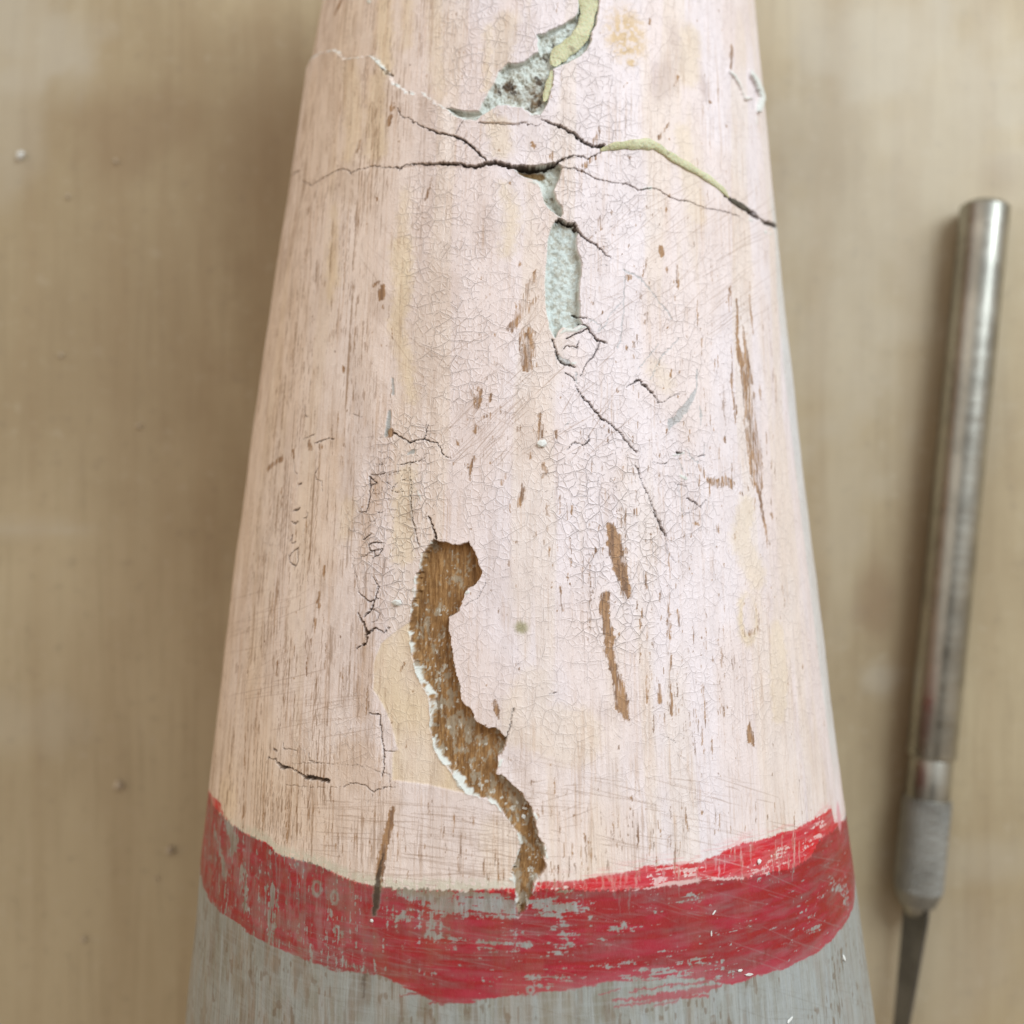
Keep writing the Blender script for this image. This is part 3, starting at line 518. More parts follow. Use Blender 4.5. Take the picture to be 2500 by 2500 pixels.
# cream bands of thinner paint along the grain
for reg, pts, v in ((rA, [(720,480,160),(730,700,190),(740,900,160),(700,1050,120)], .75), (rA, [(930,0,120),(930,250,150),(950,500,80)], .95), (rA, [(1090,0,100),(1080,300,80)], .6), (rA, [(900,560,160),(880,800,180),(880,1000,200)], .75), (rA, [(1080,1300,60),(1050,1700,110)], .6), (rA, [(600,1400,60),(600,1900,90)], .8),
                    (rC, [(800,0,90),(790,200,90),(790,330,60)], .9), (rC, [(1240,0,160),(1250,300,130),(1200,500,110),(1260,700,110),(1300,950,100)], .8), (rA, [(1640,200,60),(1630,600,60)], .7), (rA, [(1740,1250,70),(1800,1450,110),(1760,1700,90)], .6), (rJ, [(60,0,160),(60,600,160),(90,900,160)], .5), (rJ, [(730,200,220),(660,600,200)], .45), (rJ, [(560,1080,90),(640,1200,220),(680,1400,200)], .6),
                    (rC, [(1270,1450,160),(1240,1700,150),(1250,1932,180)], .7), (rC, [(900,1650,130),(880,1800,100)], .6), (rI, [(1390,640,160),(1400,900,200),(1400,1050,150)], .55), (rI, [(1230,200,160),(1280,330,160)], .5), (rD, [(1480,1650,180),(1440,1850,200)], .55), (rI, [(120,900,200),(60,1100,260),(330,1180,300)], .35), (rB, [(1150,900,160),(1250,1450,170)], .45), (rB, [(1200,250,200),(1180,500,200)], .5), (rE, [(200,1450,120),(240,1520,160)], .7), (rE, [(1650,1700,200),(1660,1850,200)], .35), (rD, [(900,760,120),(980,870,120)], .4)):
    stroke(CREAM, reg, pts, v, soft=0.8, jag=0.5)
TAN0 = zeros()
for reg, pts, v in ((rL, [(860,700,140),(840,1000,130),(830,1300,100)], .5), (rE, [(950,620,60),(960,800,100),(930,1050,80)], .5), (rL, [(1240,1080,160),(1230,1230,160),(1130,1500,90),(1130,1750,120)], .6), (rE, [(600,1500,400),(1000,1500,300)], .35), (rE, [(900,1330,300)]*2, .5)):
    stroke(TAN0, reg, pts, v, soft=0.8, jag=0.6)

win_, sdp = poly_sd(rE, [(1180,575),(1110,620),(1030,690),(992,790),(990,930),(1040,1010),(1085,1110),(1118,1245),(1092,1262),(1086,1405),(1280,1430),(1480,1478),(1400,1370),(1310,1250),(1285,1130),(1280,980),(1220,860),(1190,740)], .05)
mp_ = sstep(-.12, .12, sdp)
CREAM[win_] = np.maximum(CREAM[win_], mp_ * (.55 + .45 * vnoise(A[win_] * .5, Y[win_] * .25, 79))); H[win_] -= mp_ * .07
# craquelure zones
for reg, pts, v in ((FULL, [(1230,60,380),(1150,250,200),(1100,500,280),(1080,700,260),(1120,900,240)], .55), (FULL, [(1420,200,260),(1450,480,300),(1400,560,240)], .6), (FULL, [(1000,1100,200),(950,1300,260),(960,1450,140)], .8), (FULL, [(1450,1150,300),(1520,1300,280),(1500,1480,240)], .7), (FULL, [(1650,1050,200),(1680,1250,220),(1600,1400,200)], .5), (FULL, [(1200,1150,160),(1180,1350,200)], .45), (FULL, [(700,1250,120),(640,1350,160)], .4), (FULL, [(900,1750,260),(760,1850,200)], .3), (FULL, [(1600,1850,300),(1700,1950,240)], .25), (FULL, [(1200,900,300),(1500,900,300),(1650,850,300)], .45), (FULL, [(1160,320,300),(1300,420,200)], .45)):
    stroke(CRAQ, reg, pts, v, soft=2.2, jag=1.0)
CRAQ = np.clip(np.maximum(CRAQ * 1.15, 0.16 + .20 * sstep(-.55, -.2, TH)[None, :] * sstep(-30, -20, Y)), 0, 1)

# scratches
SCR = zeros(); SCRW = zeros()
def scratches(dst, n, x0, y0, x1, y1, ang, sd, lmin, lmax, w0, w1, v0, v1):
    for k in range(n):
        x = rng.uniform(x0, x1); y = rng.uniform(y0, y1); L = rng.uniform(lmin, lmax); t = math.radians(rng.normal(ang, sd))
        w = rng.uniform(w0, w1); dx, dy = math.cos(t) * L, -math.sin(t) * L; b = rng.normal(0, 0.03) * L
        stroke(dst, FULL, [(x - dx / 2, y - dy / 2, w * .5), (x + b * .3, y + b * .3, w), (x + dx / 2, y + dy / 2, w * .4)], rng.uniform(v0, v1), soft=0.045, jag=0.03)
scratches(SCR, 80, 1480, 480, 1880, 800, 35, 6, 40, 170, 1.2, 2.4, .2, .55)
scratches(SCR, 50, 1080, 750, 1500, 1120, 42, 9, 40, 190, 1.4, 3, .2, .55)
scratches(SCR, 40, 1100, 980, 1300, 1120, 44, 5, 30, 110, 1.4, 3, .3, .6)
scratches(SCR, 10, 1000, 850, 1250, 1050, -38, 5, 60, 200, 1.4, 2.4, .3, .5)
scratches(SCR, 20, 900, 500, 1200, 1000, -48, 10, 50, 200, 1.2, 2.2, .2, .45)
scratches(SCR, 70, 1220, 1900, 1950, 2120, -13, 4, 30, 170, 1.3, 2.6, .2, .6)
scratches(SCR, 90, 800, 1950, 1260, 2170, -6, 4, 40, 220, 1.5, 3.6, .2, .55)
scratches(SCR, 40, 1150, 1850, 1420, 2050, 0, 8, 40, 160, 1.5, 3, .2, .5)
scratches(SCR, 25, 600, 1650, 860, 1790, 12, 5, 60, 170, 1.2, 2.2, .2, .5)
scratches(SCR, 20, 560, 1450, 760, 1620, 18, 7, 60, 170, 1.2, 2.2, .2, .4)
scratches(SCR, 40, 600, 1850, 1300, 2150, 88, 2, 30, 150, 1.3, 3, .2, .5)
scratches(SCR, 40, 1350, 1350, 2000, 2050, 88, 5, 30, 150, 1.3, 2.6, .15, .4)
scratches(SCR, 60, 700, 0, 1850, 700, 80, 18, 30, 120, 1.1, 2.0, .12, .35)
scratches(SCRW, 60, 1350, 2080, 2050, 2380, -14, 6, 30, 160, 1.3, 2.8, .3, .8)
scratches(SCRW, 60, 900, 2180, 1500, 2430, -8, 5, 30, 180, 1.5, 3.5, .3, .8)
scratches(SCRW, 40, 700, 2250, 1100, 2430, -18, 5, 40, 160, 1.5, 3.5, .3, .8)
scratches(SCRW, 70, 510, 1990, 900, 2350, 89, 2, 40, 220, 1.4, 3.4, .25, .7)
SCRG = zeros()
scratches(SCRG, 80, 440, 2250, 750, 2500, -50, 10, 40, 170, 1.2, 2.6, .2, .6)
scratches(SCRG, 90, 800, 2330, 2150, 2500, -12, 8, 40, 180, 1.2, 2.8, .2, .6)
scratches(SCRG, 110, 460, 2200, 1200, 2500, 89, 2, 40, 220, 1.4, 3.4, .2, .6)

# ---- red band and grey paint
def edge_fn(segs, extend=True):
    P = np.vstack([conv(r, p) for r, p in segs])
    th, y, _ = to_surf(P[:, :2]); o = np.argsort(th)
    return np.interp(TH, th[o], y[o]).astype(F)
PE = edge_fn([(rF, [(240,215),(320,400),(480,540),(560,580),(660,620),(740,700),(900,745),(1060,790),(1180,850),(1300,900),(1430,930),(1540,940),(1700,960),(1932,960)]), (rG, [(200,960),(400,960),(530,970),(700,960),(900,950),(1120,965),(1330,955),(1500,940),(1700,915),(1932,880)]), (rH, [(300,880),(640,875),(800,840),(1000,800),(1130,720),(1190,600),(1300,520),(1370,450)])])
RT = edge_fn([(rF, [(235,215),(320,320),(350,420),(480,540),(560,580),(660,620),(740,700),(900,745),(1060,790),(1180,850),(1300,900),(1430,930),(1540,940),(1700,960),(1932,960)]), (rG, [(200,960),(400,950),(530,940),(650,920),(700,892),(930,898),(1150,860),(1220,850),(1370,820),(1480,790),(1700,770),(1880,760)]), (rH, [(340,750),(450,700),(560,650),(640,620),(760,600),(930,540),(1000,520),(1100,470),(1200,420),(1280,360),(1300,470),(1380,450)])])
RB = edge_fn([(rF, [(190,880),(210,960),(260,1060),(340,1130),(440,1200),(500,1250),(640,1330),(850,1430),(1000,1490),(1200,1550),(1380,1560),(1480,1580),(1600,1640),(1700,1680)]), (rG, [(0,1790),(200,1770),(400,1740),(700,1710),(900,1690),(1150,1640),(1400,1615),(1700,1600)]), (rH, [(300,1600),(560,1640),(700,1590),(900,1540),(1100,1450),(1250,1350),(1350,1240),(1430,1100),(1445,960)])])
jE = N_JAG * 0.35 + N_FINE * 0.10
vj = (vnoise(A * 5, Y * 0.3, 90) - .5) * 0.35
pink_d = Y - PE[None, :] + jE + vj               # + on the pink side
GREYM = sstep(0.06, -0.06, pink_d)
red_in = np.minimum(RT[None, :] - Y, Y - RB[None, :])
band_hard = (red_in > 0)
RED = sstep(-0.08, 0.10, np.minimum(RT[None, :] - Y + jE * 1.0, Y - RB[None, :] + jE * 0.7 + (vnoise(A * .5, Y * 3, 91) - .5) * .35))
# where the red is rubbed away
wb = zeros()
def bias(reg, pts, v): stroke(wb, reg, pts, v, soft=0.9, jag=0.5)
bias(rF, [(330,400,20),(400,520,110),(420,620,100),(390,690,40)], 1.0)
bias(rF, [(280,540,30),(330,680,60),(360,850,50)], .8)
bias(rF, [(480,830,80),(500,960,110),(500,1060,90)], .72); bias(rF, [(690,960,100),(690,1120,110),(680,1250,60)], .62); bias(rF, [(360,950,60),(380,1080,60)], .55); bias(rF, [(1080,1300,50),(1100,1420,90),(1300,1520,80)], .45)
bias(rF, [(1150,1200,120),(1250,1300,140)], .35)
bias(rF, [(1600,960,40),(1760,1000,100),(1932,1030,190)], 1.0); bias(rG, [(0,1040,200),(200,1060,190),(400,1070,180),(560,1060,140)], .85); bias(rG, [(560,1060,120),(800,1080,150),(1050,1100,110)], .72); bias(rG, [(650,1000,40),(900,980,60),(1100,990,50)], .5)
bias(rG, [(850,1210,110),(900,1280,80),(920,1330,40)], .75); bias(rG, [(780,1400,60),(960,1400,50)], .6); bias(rF, [(1700,1150,180),(1900,1250,180)], .55); bias(rG, [(0,1180,90),(60,1330,120)], .5)
bias(rG, [(300,1380,200),(560,1350,160),(620,1370,60)], .42); bias(rG, [(1250,1220,60),(1390,1240,60)], .45); bias(rG, [(700,1620,160),(900,1580,160)], .42); bias(rG, [(1200,1560,120),(1700,1500,160)], .42); bias(rH, [(1280,900,60),(1390,1000,120),(1400,1100,60)], .6); bias(rH, [(1050,1130,120),(1180,1200,120)], .4)
bias(rH, [(200,1010,60),(320,1020,50)], .5); bias(rH, [(0,1560,160),(350,1540,160),(560,1560,100)], .5); bias(rH, [(850,720,50),(920,690,50)], .9); bias(rH, [(1100,600,140),(1220,500,120)], .45); bias(rG, [(1550,800,80),(1800,840,120)], .55); bias(rH, [(30,860,160)]*2, .45); bias(rH, [(700,830,60),(950,800,50)], .6)
wn1 = fbm(A * 2.6, Y * 2.6, 95, 4, 0.65); wn2 = fbm(A * 5.0, Y * 0.5, 99, 3, 0.6); wn3 = fbm(A * 0.5 + 0.12 * Y * 5, Y * 5.0, 103, 3, 0.6)
left_w = sstep(0.0, -0.5, TH)[None, :]
wmix = 0.45 * wn1 + 0.55 * (wn2 * left_w + wn3 * (1 - left_w))
worn = sstep(0.60, 0.52, wmix + 0.02 - wb * 0.42 + 0.12 - 0.0)     # 1 = rubbed off
wsp = vnoise(A * 7.5, Y * 7.5 * (0.35 + 0.65 * (TH[None, :] > 0)), 106)
wmix = wmix + 0.10 * (wsp - .5)
wmix = wmix * .8 + .2 * fbm(A * .5 + Y * .06, Y * 2.2, 109, 3)
worn = sstep(0.648, 0.705, wmix + wb * 0.31 + .05 * sstep(-.15, -.55, TH)[None, :]) * (0.80 + 0.2 * wsp)
thin = fbm(A * 0.25, Y * 1.6, 107, 4, .6)
wb += (sstep(1.2, .1, PE[None, :] - Y) * sstep(-.9, -.7, TH)[None, :] * sstep(.1, -.1, TH)[None, :] * .45).astype(F)
RED_A = RED * (1 - worn)
# streaks of red below the band on the right
for pts in ([(1240,1765,14),(1500,1740,30),(1700,1715,34),(1932,1680,30)], [(1250,1805,12),(1450,1780,18),(1650,1740,22),(1932,1720,16)], [(1350,1700,10),(1600,1660,14),(1932,1620,18)], [(1130,1715,10),(1300,1680,9)]):
    stroke(RED_A, rG, pts, .8, soft=.08, jag=.25)
for pts in ([(0,1745,40),(160,1715,44),(320,1680,40),(480,1650,24)], [(0,1800,14),(160,1760,14)]): stroke(RED_A, rH, pts, .75, soft=.12, jag=.25)
for pts in ([(1620,1725,8),(1700,1715,20),(1932,1700,14)], [(1830,1785,10),(1932,1772,26)]): stroke(RED_A, rF, pts, .8, soft=.08, jag=.2)
RED_A *= (1 - SCRW * 0.40)
RING2 = zeros()
for cx_, cy_, r_ in ((1020,945,40),(1150,1015,34)):
    b1 = zeros(); blob(b1, rF, cx_, cy_, r_ + 10, r_ * 1.35 + 8, 1, 0, .2); b2 = zeros(); blob(b2, rF, cx_, cy_, r_ * .62, r_ * .9, 1, 0, .25)
    RING2 = np.maximum(RING2, np.clip(b1 - b2, 0, 1))
for cx_, cy_, r_ in ((640,1685,26),):
    b1 = zeros(); blob(b1, rG, cx_, cy_, r_ + 6, r_ + 4, 1, 0, .2); b2 = zeros(); blob(b2, rG, cx_, cy_, r_ * .5, r_ * .5, 1, 0, .25)
    RING2 = np.maximum(RING2, np.clip(b1 - b2, 0, 1))
RED_A *= (1 - RING2 * .8)

# ------------------------------------------------------------------ pigments
def lay(C, m, col):
    m = m[..., None]
    return C * (1 - m) + np.asarray(col, F) * m
pink = srgb(237, 226, 228); pink2 = srgb(235, 219, 214); cream = srgb(229, 208, 166); tan = srgb(196, 158, 118)
wood = srgb(170, 128, 84); woodd = srgb(122, 86, 52); gesso = srgb(226, 230, 224); dirt = srgb(62, 48, 36)
C = np.empty(A.shape + (3,), F); C[:] = pink
n_big = fbm(A * 0.12, Y * 0.06, 110, 3); n_mid = fbm(A * 0.5, Y * 0.12, 113, 3)
C = lay(C, sstep(.42, .62, n_big) * .7, pink2)
bandn = fbm(A * 0.30, Y * 0.025, 116, 3)
CREAM = np.maximum(CREAM, sstep(.56, .68, bandn) * .24)
C = lay(C, np.clip(CREAM * (.62 + .3 * n_mid), 0, 1), cream)
C = lay(C, TAN0 * .75, tan)
leftz = sstep(-0.18, -0.75, TH)[None, :] * np.ones_like(Y)
lowz = sstep(-15, -40, Y)
C = lay(C, np.clip(leftz * .55 + lowz * .45 * sstep(.45, 0, TH)[None, :], 0, .8) * (.6 + .6 * n_big), srgb(240, 219, 194))  # left side painted warmer and lighter, standing in for fill light; lower end cream-peach
# fine rubbed streaks along the grain
st1 = fbm(A * 4.2, Y * 0.09, 120, 3, 0.6); st2 = fbm(A * 8.0, Y * 0.20, 124, 2, 0.6); brk = fbm(A * .35, Y * .18, 128, 3)
sm = sstep(.58, .72, st1) * .6 + sstep(.62, .74, st2) * .6
amt = leftz * .55 + (1 - leftz) * (.13 + .25 * sstep(.5, .68, brk)) + lowz * .25
C = lay(C, np.clip(sm * amt * (0.35 + 0.9 * brk), 0, .85), srgb(196, 160, 126))
fl = sstep(.66, .74, fbm(A * 6.5, Y * 0.55, 132, 3)) * (leftz * .55 + .12) * sstep(.42, .6, brk)
C = lay(C, np.clip(fl * 1.1, 0, .8), srgb(138, 100, 66))
thinl = sstep(.60, .70, fbm(A * 9, Y * .06, 133, 2, .5)) * sstep(.48, .62, fbm(A * .8, Y * .22, 135, 3)) * (leftz * .7 + lowz * .25 + .10)
C = lay(C, np.clip(thinl * 1.0, 0, .7), srgb(150, 116, 84))
C = lay(C, STAIN * (.35 + .6 * sstep(.35, .6, fbm(A * 2.2, Y * 2.2, 78, 2))), srgb(220, 192, 152)); C = lay(C, PURP * .42, srgb(150, 120, 108))
C = lay(C, GREEN * .8, srgb(150, 146, 100))
# right silhouette strip: window reflection painted in as a pale bluish tint
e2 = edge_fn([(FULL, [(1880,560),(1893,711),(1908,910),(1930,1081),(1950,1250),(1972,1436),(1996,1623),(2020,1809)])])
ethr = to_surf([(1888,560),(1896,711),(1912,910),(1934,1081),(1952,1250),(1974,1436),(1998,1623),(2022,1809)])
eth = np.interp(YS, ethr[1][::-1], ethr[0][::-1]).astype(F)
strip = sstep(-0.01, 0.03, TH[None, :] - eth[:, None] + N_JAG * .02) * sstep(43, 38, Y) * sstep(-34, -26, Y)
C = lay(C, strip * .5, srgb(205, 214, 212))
# worn marks to bare wood
woodv = fbm(A * 5, Y * 0.5, 136, 3)
WC = wood + (woodd - wood) * sstep(.35, .7, woodv)[..., None]
strand = fbm(A * 7.5, Y * .8, 141, 3, .6)
bw = np.clip(BROWN * 1.05 + (strand - .5) * 1.5 * sstep(.02, .3, BROWN), 0, 1)
bw = sstep(.22, .66, bw) * (.62 + .38 * sstep(.30, .55, fbm(A * 6, Y * 1.0, 143, 2) + .25 * (BROWN > .8)))
C = lay(C, bw * .92, 0) + WC * (bw * .92)[..., None]
C = lay(C, np.clip(SCR * 1.4, 0, 1) * .7, srgb(142, 106, 74))
# red on pink (right)
redp = srgb(204, 18, 36); redg = srgb(150, 12, 28)
# grey paint under and below the band
grey = srgb(150, 154, 150); grey2 = srgb(134, 130, 114); grey3 = srgb(172, 180, 184)
G = np.empty_like(C); G[:] = grey
G = lay(G, sstep(.40, .70, fbm(A * .8, Y * .3, 150, 4)) * .6, grey2)
G = lay(G, sstep(.5, .75, fbm(A * 2.6 + 9, Y * .14, 154, 3)) * .4, grey3)
G = lay(G, sstep(.56, .72, fbm(A * 1.1, Y * .22, 158, 3)) * .45, srgb(112, 88, 60))
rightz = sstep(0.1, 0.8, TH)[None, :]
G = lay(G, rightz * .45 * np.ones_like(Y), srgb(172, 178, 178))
G = lay(G, np.clip(SCRG, 0, 1) * .5, srgb(100, 86, 66))
G = lay(G, sstep(.50, .70, fbm(A * 5.5, Y * .12, 162, 3)) * .22, srgb(184, 188, 184)); G = lay(G, sstep(.56, .72, fbm(A * 7, Y * .2, 166, 3)) * .28, srgb(112, 104, 86))
G = lay(G, sstep(.52, .70, fbm(A * .35, Y * 3.5, 168, 3)) * .18, srgb(168, 174, 174))
G = lay(G, sstep(.70, .78, vnoise(A * 3, Y * 1.2, 169)) * sstep(.5, .6, fbm(A * .5, Y * .5, 167, 2)) * .5, srgb(106, 82, 56))
gbro = np.clip(BROWN, 0, 1)
G = lay(G, gbro * .9, srgb(74, 54, 36))
olive = sstep(0.9, 0.1, PE[None, :] - Y) * sstep(-0.65, -0.35, TH)[None, :] * sstep(.25, 0.02, TH)[None, :]
G = lay(G, np.clip(olive, 0, 1) * .5, srgb(136, 122, 88))
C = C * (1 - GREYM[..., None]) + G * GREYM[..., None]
# pale, slightly greenish line of old gesso along the pink edge on the left
rim = sstep(-.05, .10, pink_d) * sstep(1.3, .45, pink_d) * sstep(0.08, -0.1, TH)[None, :] * sstep(-1.05, -.8, TH)[None, :]
C = lay(C, rim * .85 * sstep(.30, .50, wn1), srgb(212, 208, 190))
redcol = redp * (1 - GREYM[..., None]) + redg * GREYM[..., None]
redcol = redcol * (0.72 + 0.5 * thin)[..., None]
pinkish = sstep(.45, .70, fbm(A * .22 + 3 + .1 * Y, Y * 1.3, 170, 4, .6))
redcol = redcol * (1 - .32 * pinkish[..., None]) + srgb(178, 58, 82) * (.34 * pinkish[..., None])
edge_thin = sstep(1.6, 0.2, Y - RB[None, :]) * .45 * sstep(-.3, .1, TH)[None, :]
redcol = redcol * (1 - edge_thin[..., None]) + srgb(184, 88, 104) * edge_thin[..., None]
ra = np.clip(RED_A, 0, 1) * (1 - np.clip(gbro * 1.1, 0, .95)) * (.70 + .5 * np.clip(thin, 0, .6)) * (1 - .28 * sstep(.45, .65, fbm(A * .9, Y * .5, 172, 3)) * sstep(-.2, -.6, TH)[None, :])
C = C * (1 - ra[..., None]) + redcol * ra[..., None]
# blushes of red rubbed over pink at the band edge
blush = sstep(1.4, 0, Y - RT[None, :]) * sstep(.5, .62, wn3) * .35 * sstep(0, .15, TH)[None, :]
C = lay(C, np.clip(blush, 0, 1) * (1 - GREYM), srgb(226, 110, 118))
blush2 = zeros(); blob(blush2, rH, 1335, 430, 50, 95, 1, -.2, .3); C = lay(C, blush2 * .8, srgb(222, 160, 168))
# white line scratched between the two reds
wl_ = zeros(); stroke(wl_, rG, [(1330,955,14),(1500,940,16),(1620,928,10),(1700,915,22),(1932,880,22)], .9, soft=.07, jag=.2); stroke(wl_, rH, [(0,935,20),(150,905,24),(300,882,22),(480,878,16),(640,872,12)], .9, soft=.07, jag=.2)
C = lay(C, wl_ * sstep(.35, .5, wn3 + .1), srgb(224, 190, 186))
# underlayers at the edges
C = lay(C, np.clip(BLUE, 0, 1) * .75, srgb(150, 164, 166))
cw = np.maximum.reduce([SD['top'], SD['pocket'], SD['mid'], SD['wood']])
# floor of the holes
pl_n = fbm(A * 2.6, Y * 2.6, 180, 4, .62); pl_b = fbm(A * .8, Y * .8, 184, 3)
PL = np.empty_like(C); PL[:] = srgb(210, 216, 210)
PL = lay(PL, sstep(.52, .68, pl_n) * .5, srgb(150, 140, 114)); PL = lay(PL, sstep(.63, .74, pl_n * .6 + pl_b * .4) * .8, srgb(84, 66, 44)); PL = lay(PL, sstep(.42, .3, pl_n) * .7, srgb(222, 230, 226))
PM = np.empty_like(C); PM[:] = srgb(206, 214, 210)
PM = lay(PM, sstep(.45, .65, pl_n) * .55, srgb(166, 158, 138)); PM = lay(PM, sstep(.42, .28, pl_n) * .6, srgb(214, 226, 224))
TB = zeros(); blob(TB, rJ, 740, 800, 55, 60, 1, 0, .5); blob(TB, rJ, 1000, 900, 90, 120, .8, 0, .7); blob(TB, rJ, 1040, 760, 50, 60, .7, 0, .6); blob(TB, rJ, 830, 880, 110, 70, .5, 0, .7); blob(TB, rJ, 940, 1010, 40, 50, .8, 0, .5); blob(TB, rJ, 630, 840, 40, 50, .7, 0, .5)
PL = lay(PL, TB * (.5 + .5 * sstep(.4, .55, pl_n)), srgb(112, 84, 50))
PB = zeros(); stroke(PB, rJ, [(830,1625,40),(950,1640,80),(1060,1640,70)], 1, soft=.2); 
POC = lay(PL, PB, srgb(112, 82, 46)); POC = lay(POC, np.clip(zeros() + sstep(.0, 1, fbm(A*.9, Y*.9, 190, 2)) * .2, 0, 1), srgb(150, 140, 100))
gw = fbm(A * 6.5, Y * 0.6, 194, 4, .65)
WF = np.empty_like(C); WF[:] = srgb(150, 112, 68)
WF = lay(WF, sstep(.42, .62, fbm(A * 2.2, Y * 1.2, 230, 4, .65)) * .55, srgb(122, 88, 50)); WF = lay(WF, sstep(.52, .72, gw) * .7, srgb(112, 76, 40)); WF = lay(WF, sstep(.46, .32, gw) * .6, srgb(184, 144, 96))
glx = fbm(A * 1.6, Y * 1.1, 198, 4, .65); zone = sstep(-6, -16, Y) * .10 - .03
WF = lay(WF, np.clip(sstep(.56 - 0, .70, glx + zone * .9) * .62, 0, 1), srgb(172, 164, 146)); WF = lay(WF, sstep(.68, .82, fbm(A * 2.6, Y * 2.0, 202, 4, .6) + zone * .8) * .85, srgb(214, 214, 204))
for key, col in (('top', PL), ('pocket', POC), ('mid', PM), ('wood', WF)):
    m = sstep(-.02, .10, SD[key])[..., None]
    C = C * (1 - m) + col * m
C = lay(C, np.clip(WHITE, 0, 1) * .95, gesso)
ck = np.clip(sstep(.15, .9, CRACK), 0, 1)
C = lay(C, ck * .92, dirt)
# handling grime: soft brown-grey patches, with a little settled in the crazing
grime = sstep(.50, .70, fbm(A * .35, Y * .13, 260, 4, .6)) * .16 + sstep(.55, .70, fbm(A * 1.6, Y * .5, 264, 3)) * .10 * (.5 + leftz)
C = lay(C, np.clip(grime * (cw < 0) * (1 - .55 * sstep(-.1, .2, TH)[None, :]), 0, .5), srgb(150, 116, 82))
# last: faint overall mottling
mott = (fbm(A * 1.2, Y * .6, 206, 3) - .5) * .10 + (vnoise(A * 9, Y * 9, 209) - .5) * .05
C *= (1 + mott)[..., None]
C = np.clip(C, 0.01, 0.9)
H += (fbm(A * .25, Y * .12, 212, 3) - .5) * 0.30                    # hand-made unevenness
H += (fbm(A * 5, Y * .4, 215, 2) - .5) * 0.02
ROUGH = np.clip(.48 + .3 * (cw > 0) + .2 * bw - .10 * RED_A - .06 * GREYM, .3, .95).astype(F)
noCR = (1 - np.clip(GREYM, 0, 1)) * (cw < 0.0)
CRAQ *= noCR

# ------------------------------------------------------------------ materials
def paint_material():
    M = Mat('weathered_paint')
    surf = M.attr('surf', 'Vector')
    pig = M.attr('pigment', 'Color')
    crq = M.attr('crazing'); rgh = M.attr('rough')
    warp = M.node('ShaderNodeTexNoise'); M.l.new(surf, warp.inputs['Vector']); warp.inputs['Scale'].default_value = 1.1; warp.inputs['Detail'].default_value = 3
    wv = M.node('ShaderNodeVectorMath', operation='MULTIPLY_ADD'); M.l.new(warp.outputs['Color'], wv.inputs[0]); wv.inputs[1].default_value = (.42, .42, 0); M.l.new(surf, wv.inputs[2])
    def cells(scale, sx=1.0):
        v = M.node('ShaderNodeTexVoronoi', feature='DISTANCE_TO_EDGE', voronoi_dimensions='2D')
        M.l.new(M.mapping(wv.outputs[0], (scale * sx, scale, 1)), v.inputs['Vector']); v.inputs['Scale'].default_value = 1.0; v.inputs['Randomness'].default_value = 0.95
        return v.outputs['Distance']
    d1, d2 = cells(0.66), cells(1.15, 1.1)
    brk = M.math('ADD', M.math('MULTIPLY', M.noise(surf, 0.55, 3), .6), M.math('MULTIPLY', M.noise(surf, 0.2, 2), .4)); brk2 = M.noise(surf, 1.9, 2)
    l1 = M.math('MULTIPLY', M.rng(d1, 0.003, 0.030, 1, 0), M.rng(brk, .40, .54))
    l2 = M.math('MULTIPLY', M.rng(d2, 0.01, 0.055, 1, 0), M.math('MULTIPLY', M.rng(brk2, .50, .64), 0.8))
    d3 = cells(2.3, 1.2); brk3 = M.noise(surf, 1.1, 3)
    l3 = M.math('MULTIPLY', M.rng(d3, 0.01, 0.08, 1, 0), M.math('MULTIPLY', M.rng(brk3, .50, .62), 0.7))
    line = M.math('MULTIPLY', M.math('MAXIMUM', l1, l2), crq, clamp=True)
    col = M.mix(M.math('MULTIPLY', M.math('MULTIPLY', line, M.rng(brk2, .3, .7, .6, 1.0)), 0.74), pig, (0.25, 0.19, 0.165, 1))
    # curled edges catch light
    lift = M.math('MULTIPLY', M.math('MULTIPLY', M.rng(M.math('MINIMUM', d1, d2), 0.0, 0.16, 1, 0), crq), M.rng(brk, .35, .55))
    fine = M.noise(M.mapping(surf, (5, 1.2, 1)), 2.0, 4)
    spk = M.noise(surf, 16, 2)
    col = M.mix(M.rng(fine, .25, .75, 0.06, 0.0), col, (0.35, .26, .18, 1))
    M.l.new(col, M.p.inputs['Base Color'])
    M.l.new(rgh, M.p.inputs['Roughness'])
    M.p.inputs['Specular IOR Level'].default_value = 0.35
    h = M.math('ADD', M.math('MULTIPLY', lift, 0.9), M.math('MULTIPLY', line, -1.0))
    h = M.math('ADD', h, M.math('MULTIPLY', fine, 0.5)); h = M.math('ADD', h, M.math('MULTIPLY', spk, 0.35))
    M.l.new(M.bump(h, 0.9, 0.00010), M.p.inputs['Normal'])
    return M.m
PAINT = paint_material()

def simple(name, color, rough=.5, metal=0.0, nscale=800, var=.25, bump=0.3, bdist=.00005):
    M = Mat(name); g = M.node('ShaderNodeTexCoord').outputs['Object']
    n = M.noise(g, nscale, 4)
    c = tuple(color)
    M.l.new(M.mix(M.rng(n, .3, .7), tuple(x * (1 - var) for x in c[:3]) + (1,), tuple(min(1, x * (1 + var)) for x in c[:3]) + (1,)), M.p.inputs['Base Color'])
    M.p.inputs['Roughness'].default_value = rough; M.p.inputs['Metallic'].default_value = metal
    if bump: M.l.new(M.bump(n, bump, bdist), M.p.inputs['Normal'])
    return M.m

# ------------------------------------------------------------------ the post: meshes
post = bpy.data.objects.new('wooden_post', None)
post.empty_display_size = 0.02
COL.objects.link(post)
tag(post, 'tapered wooden post in cracked pink paint with worn red band and grey end', 'wooden post')

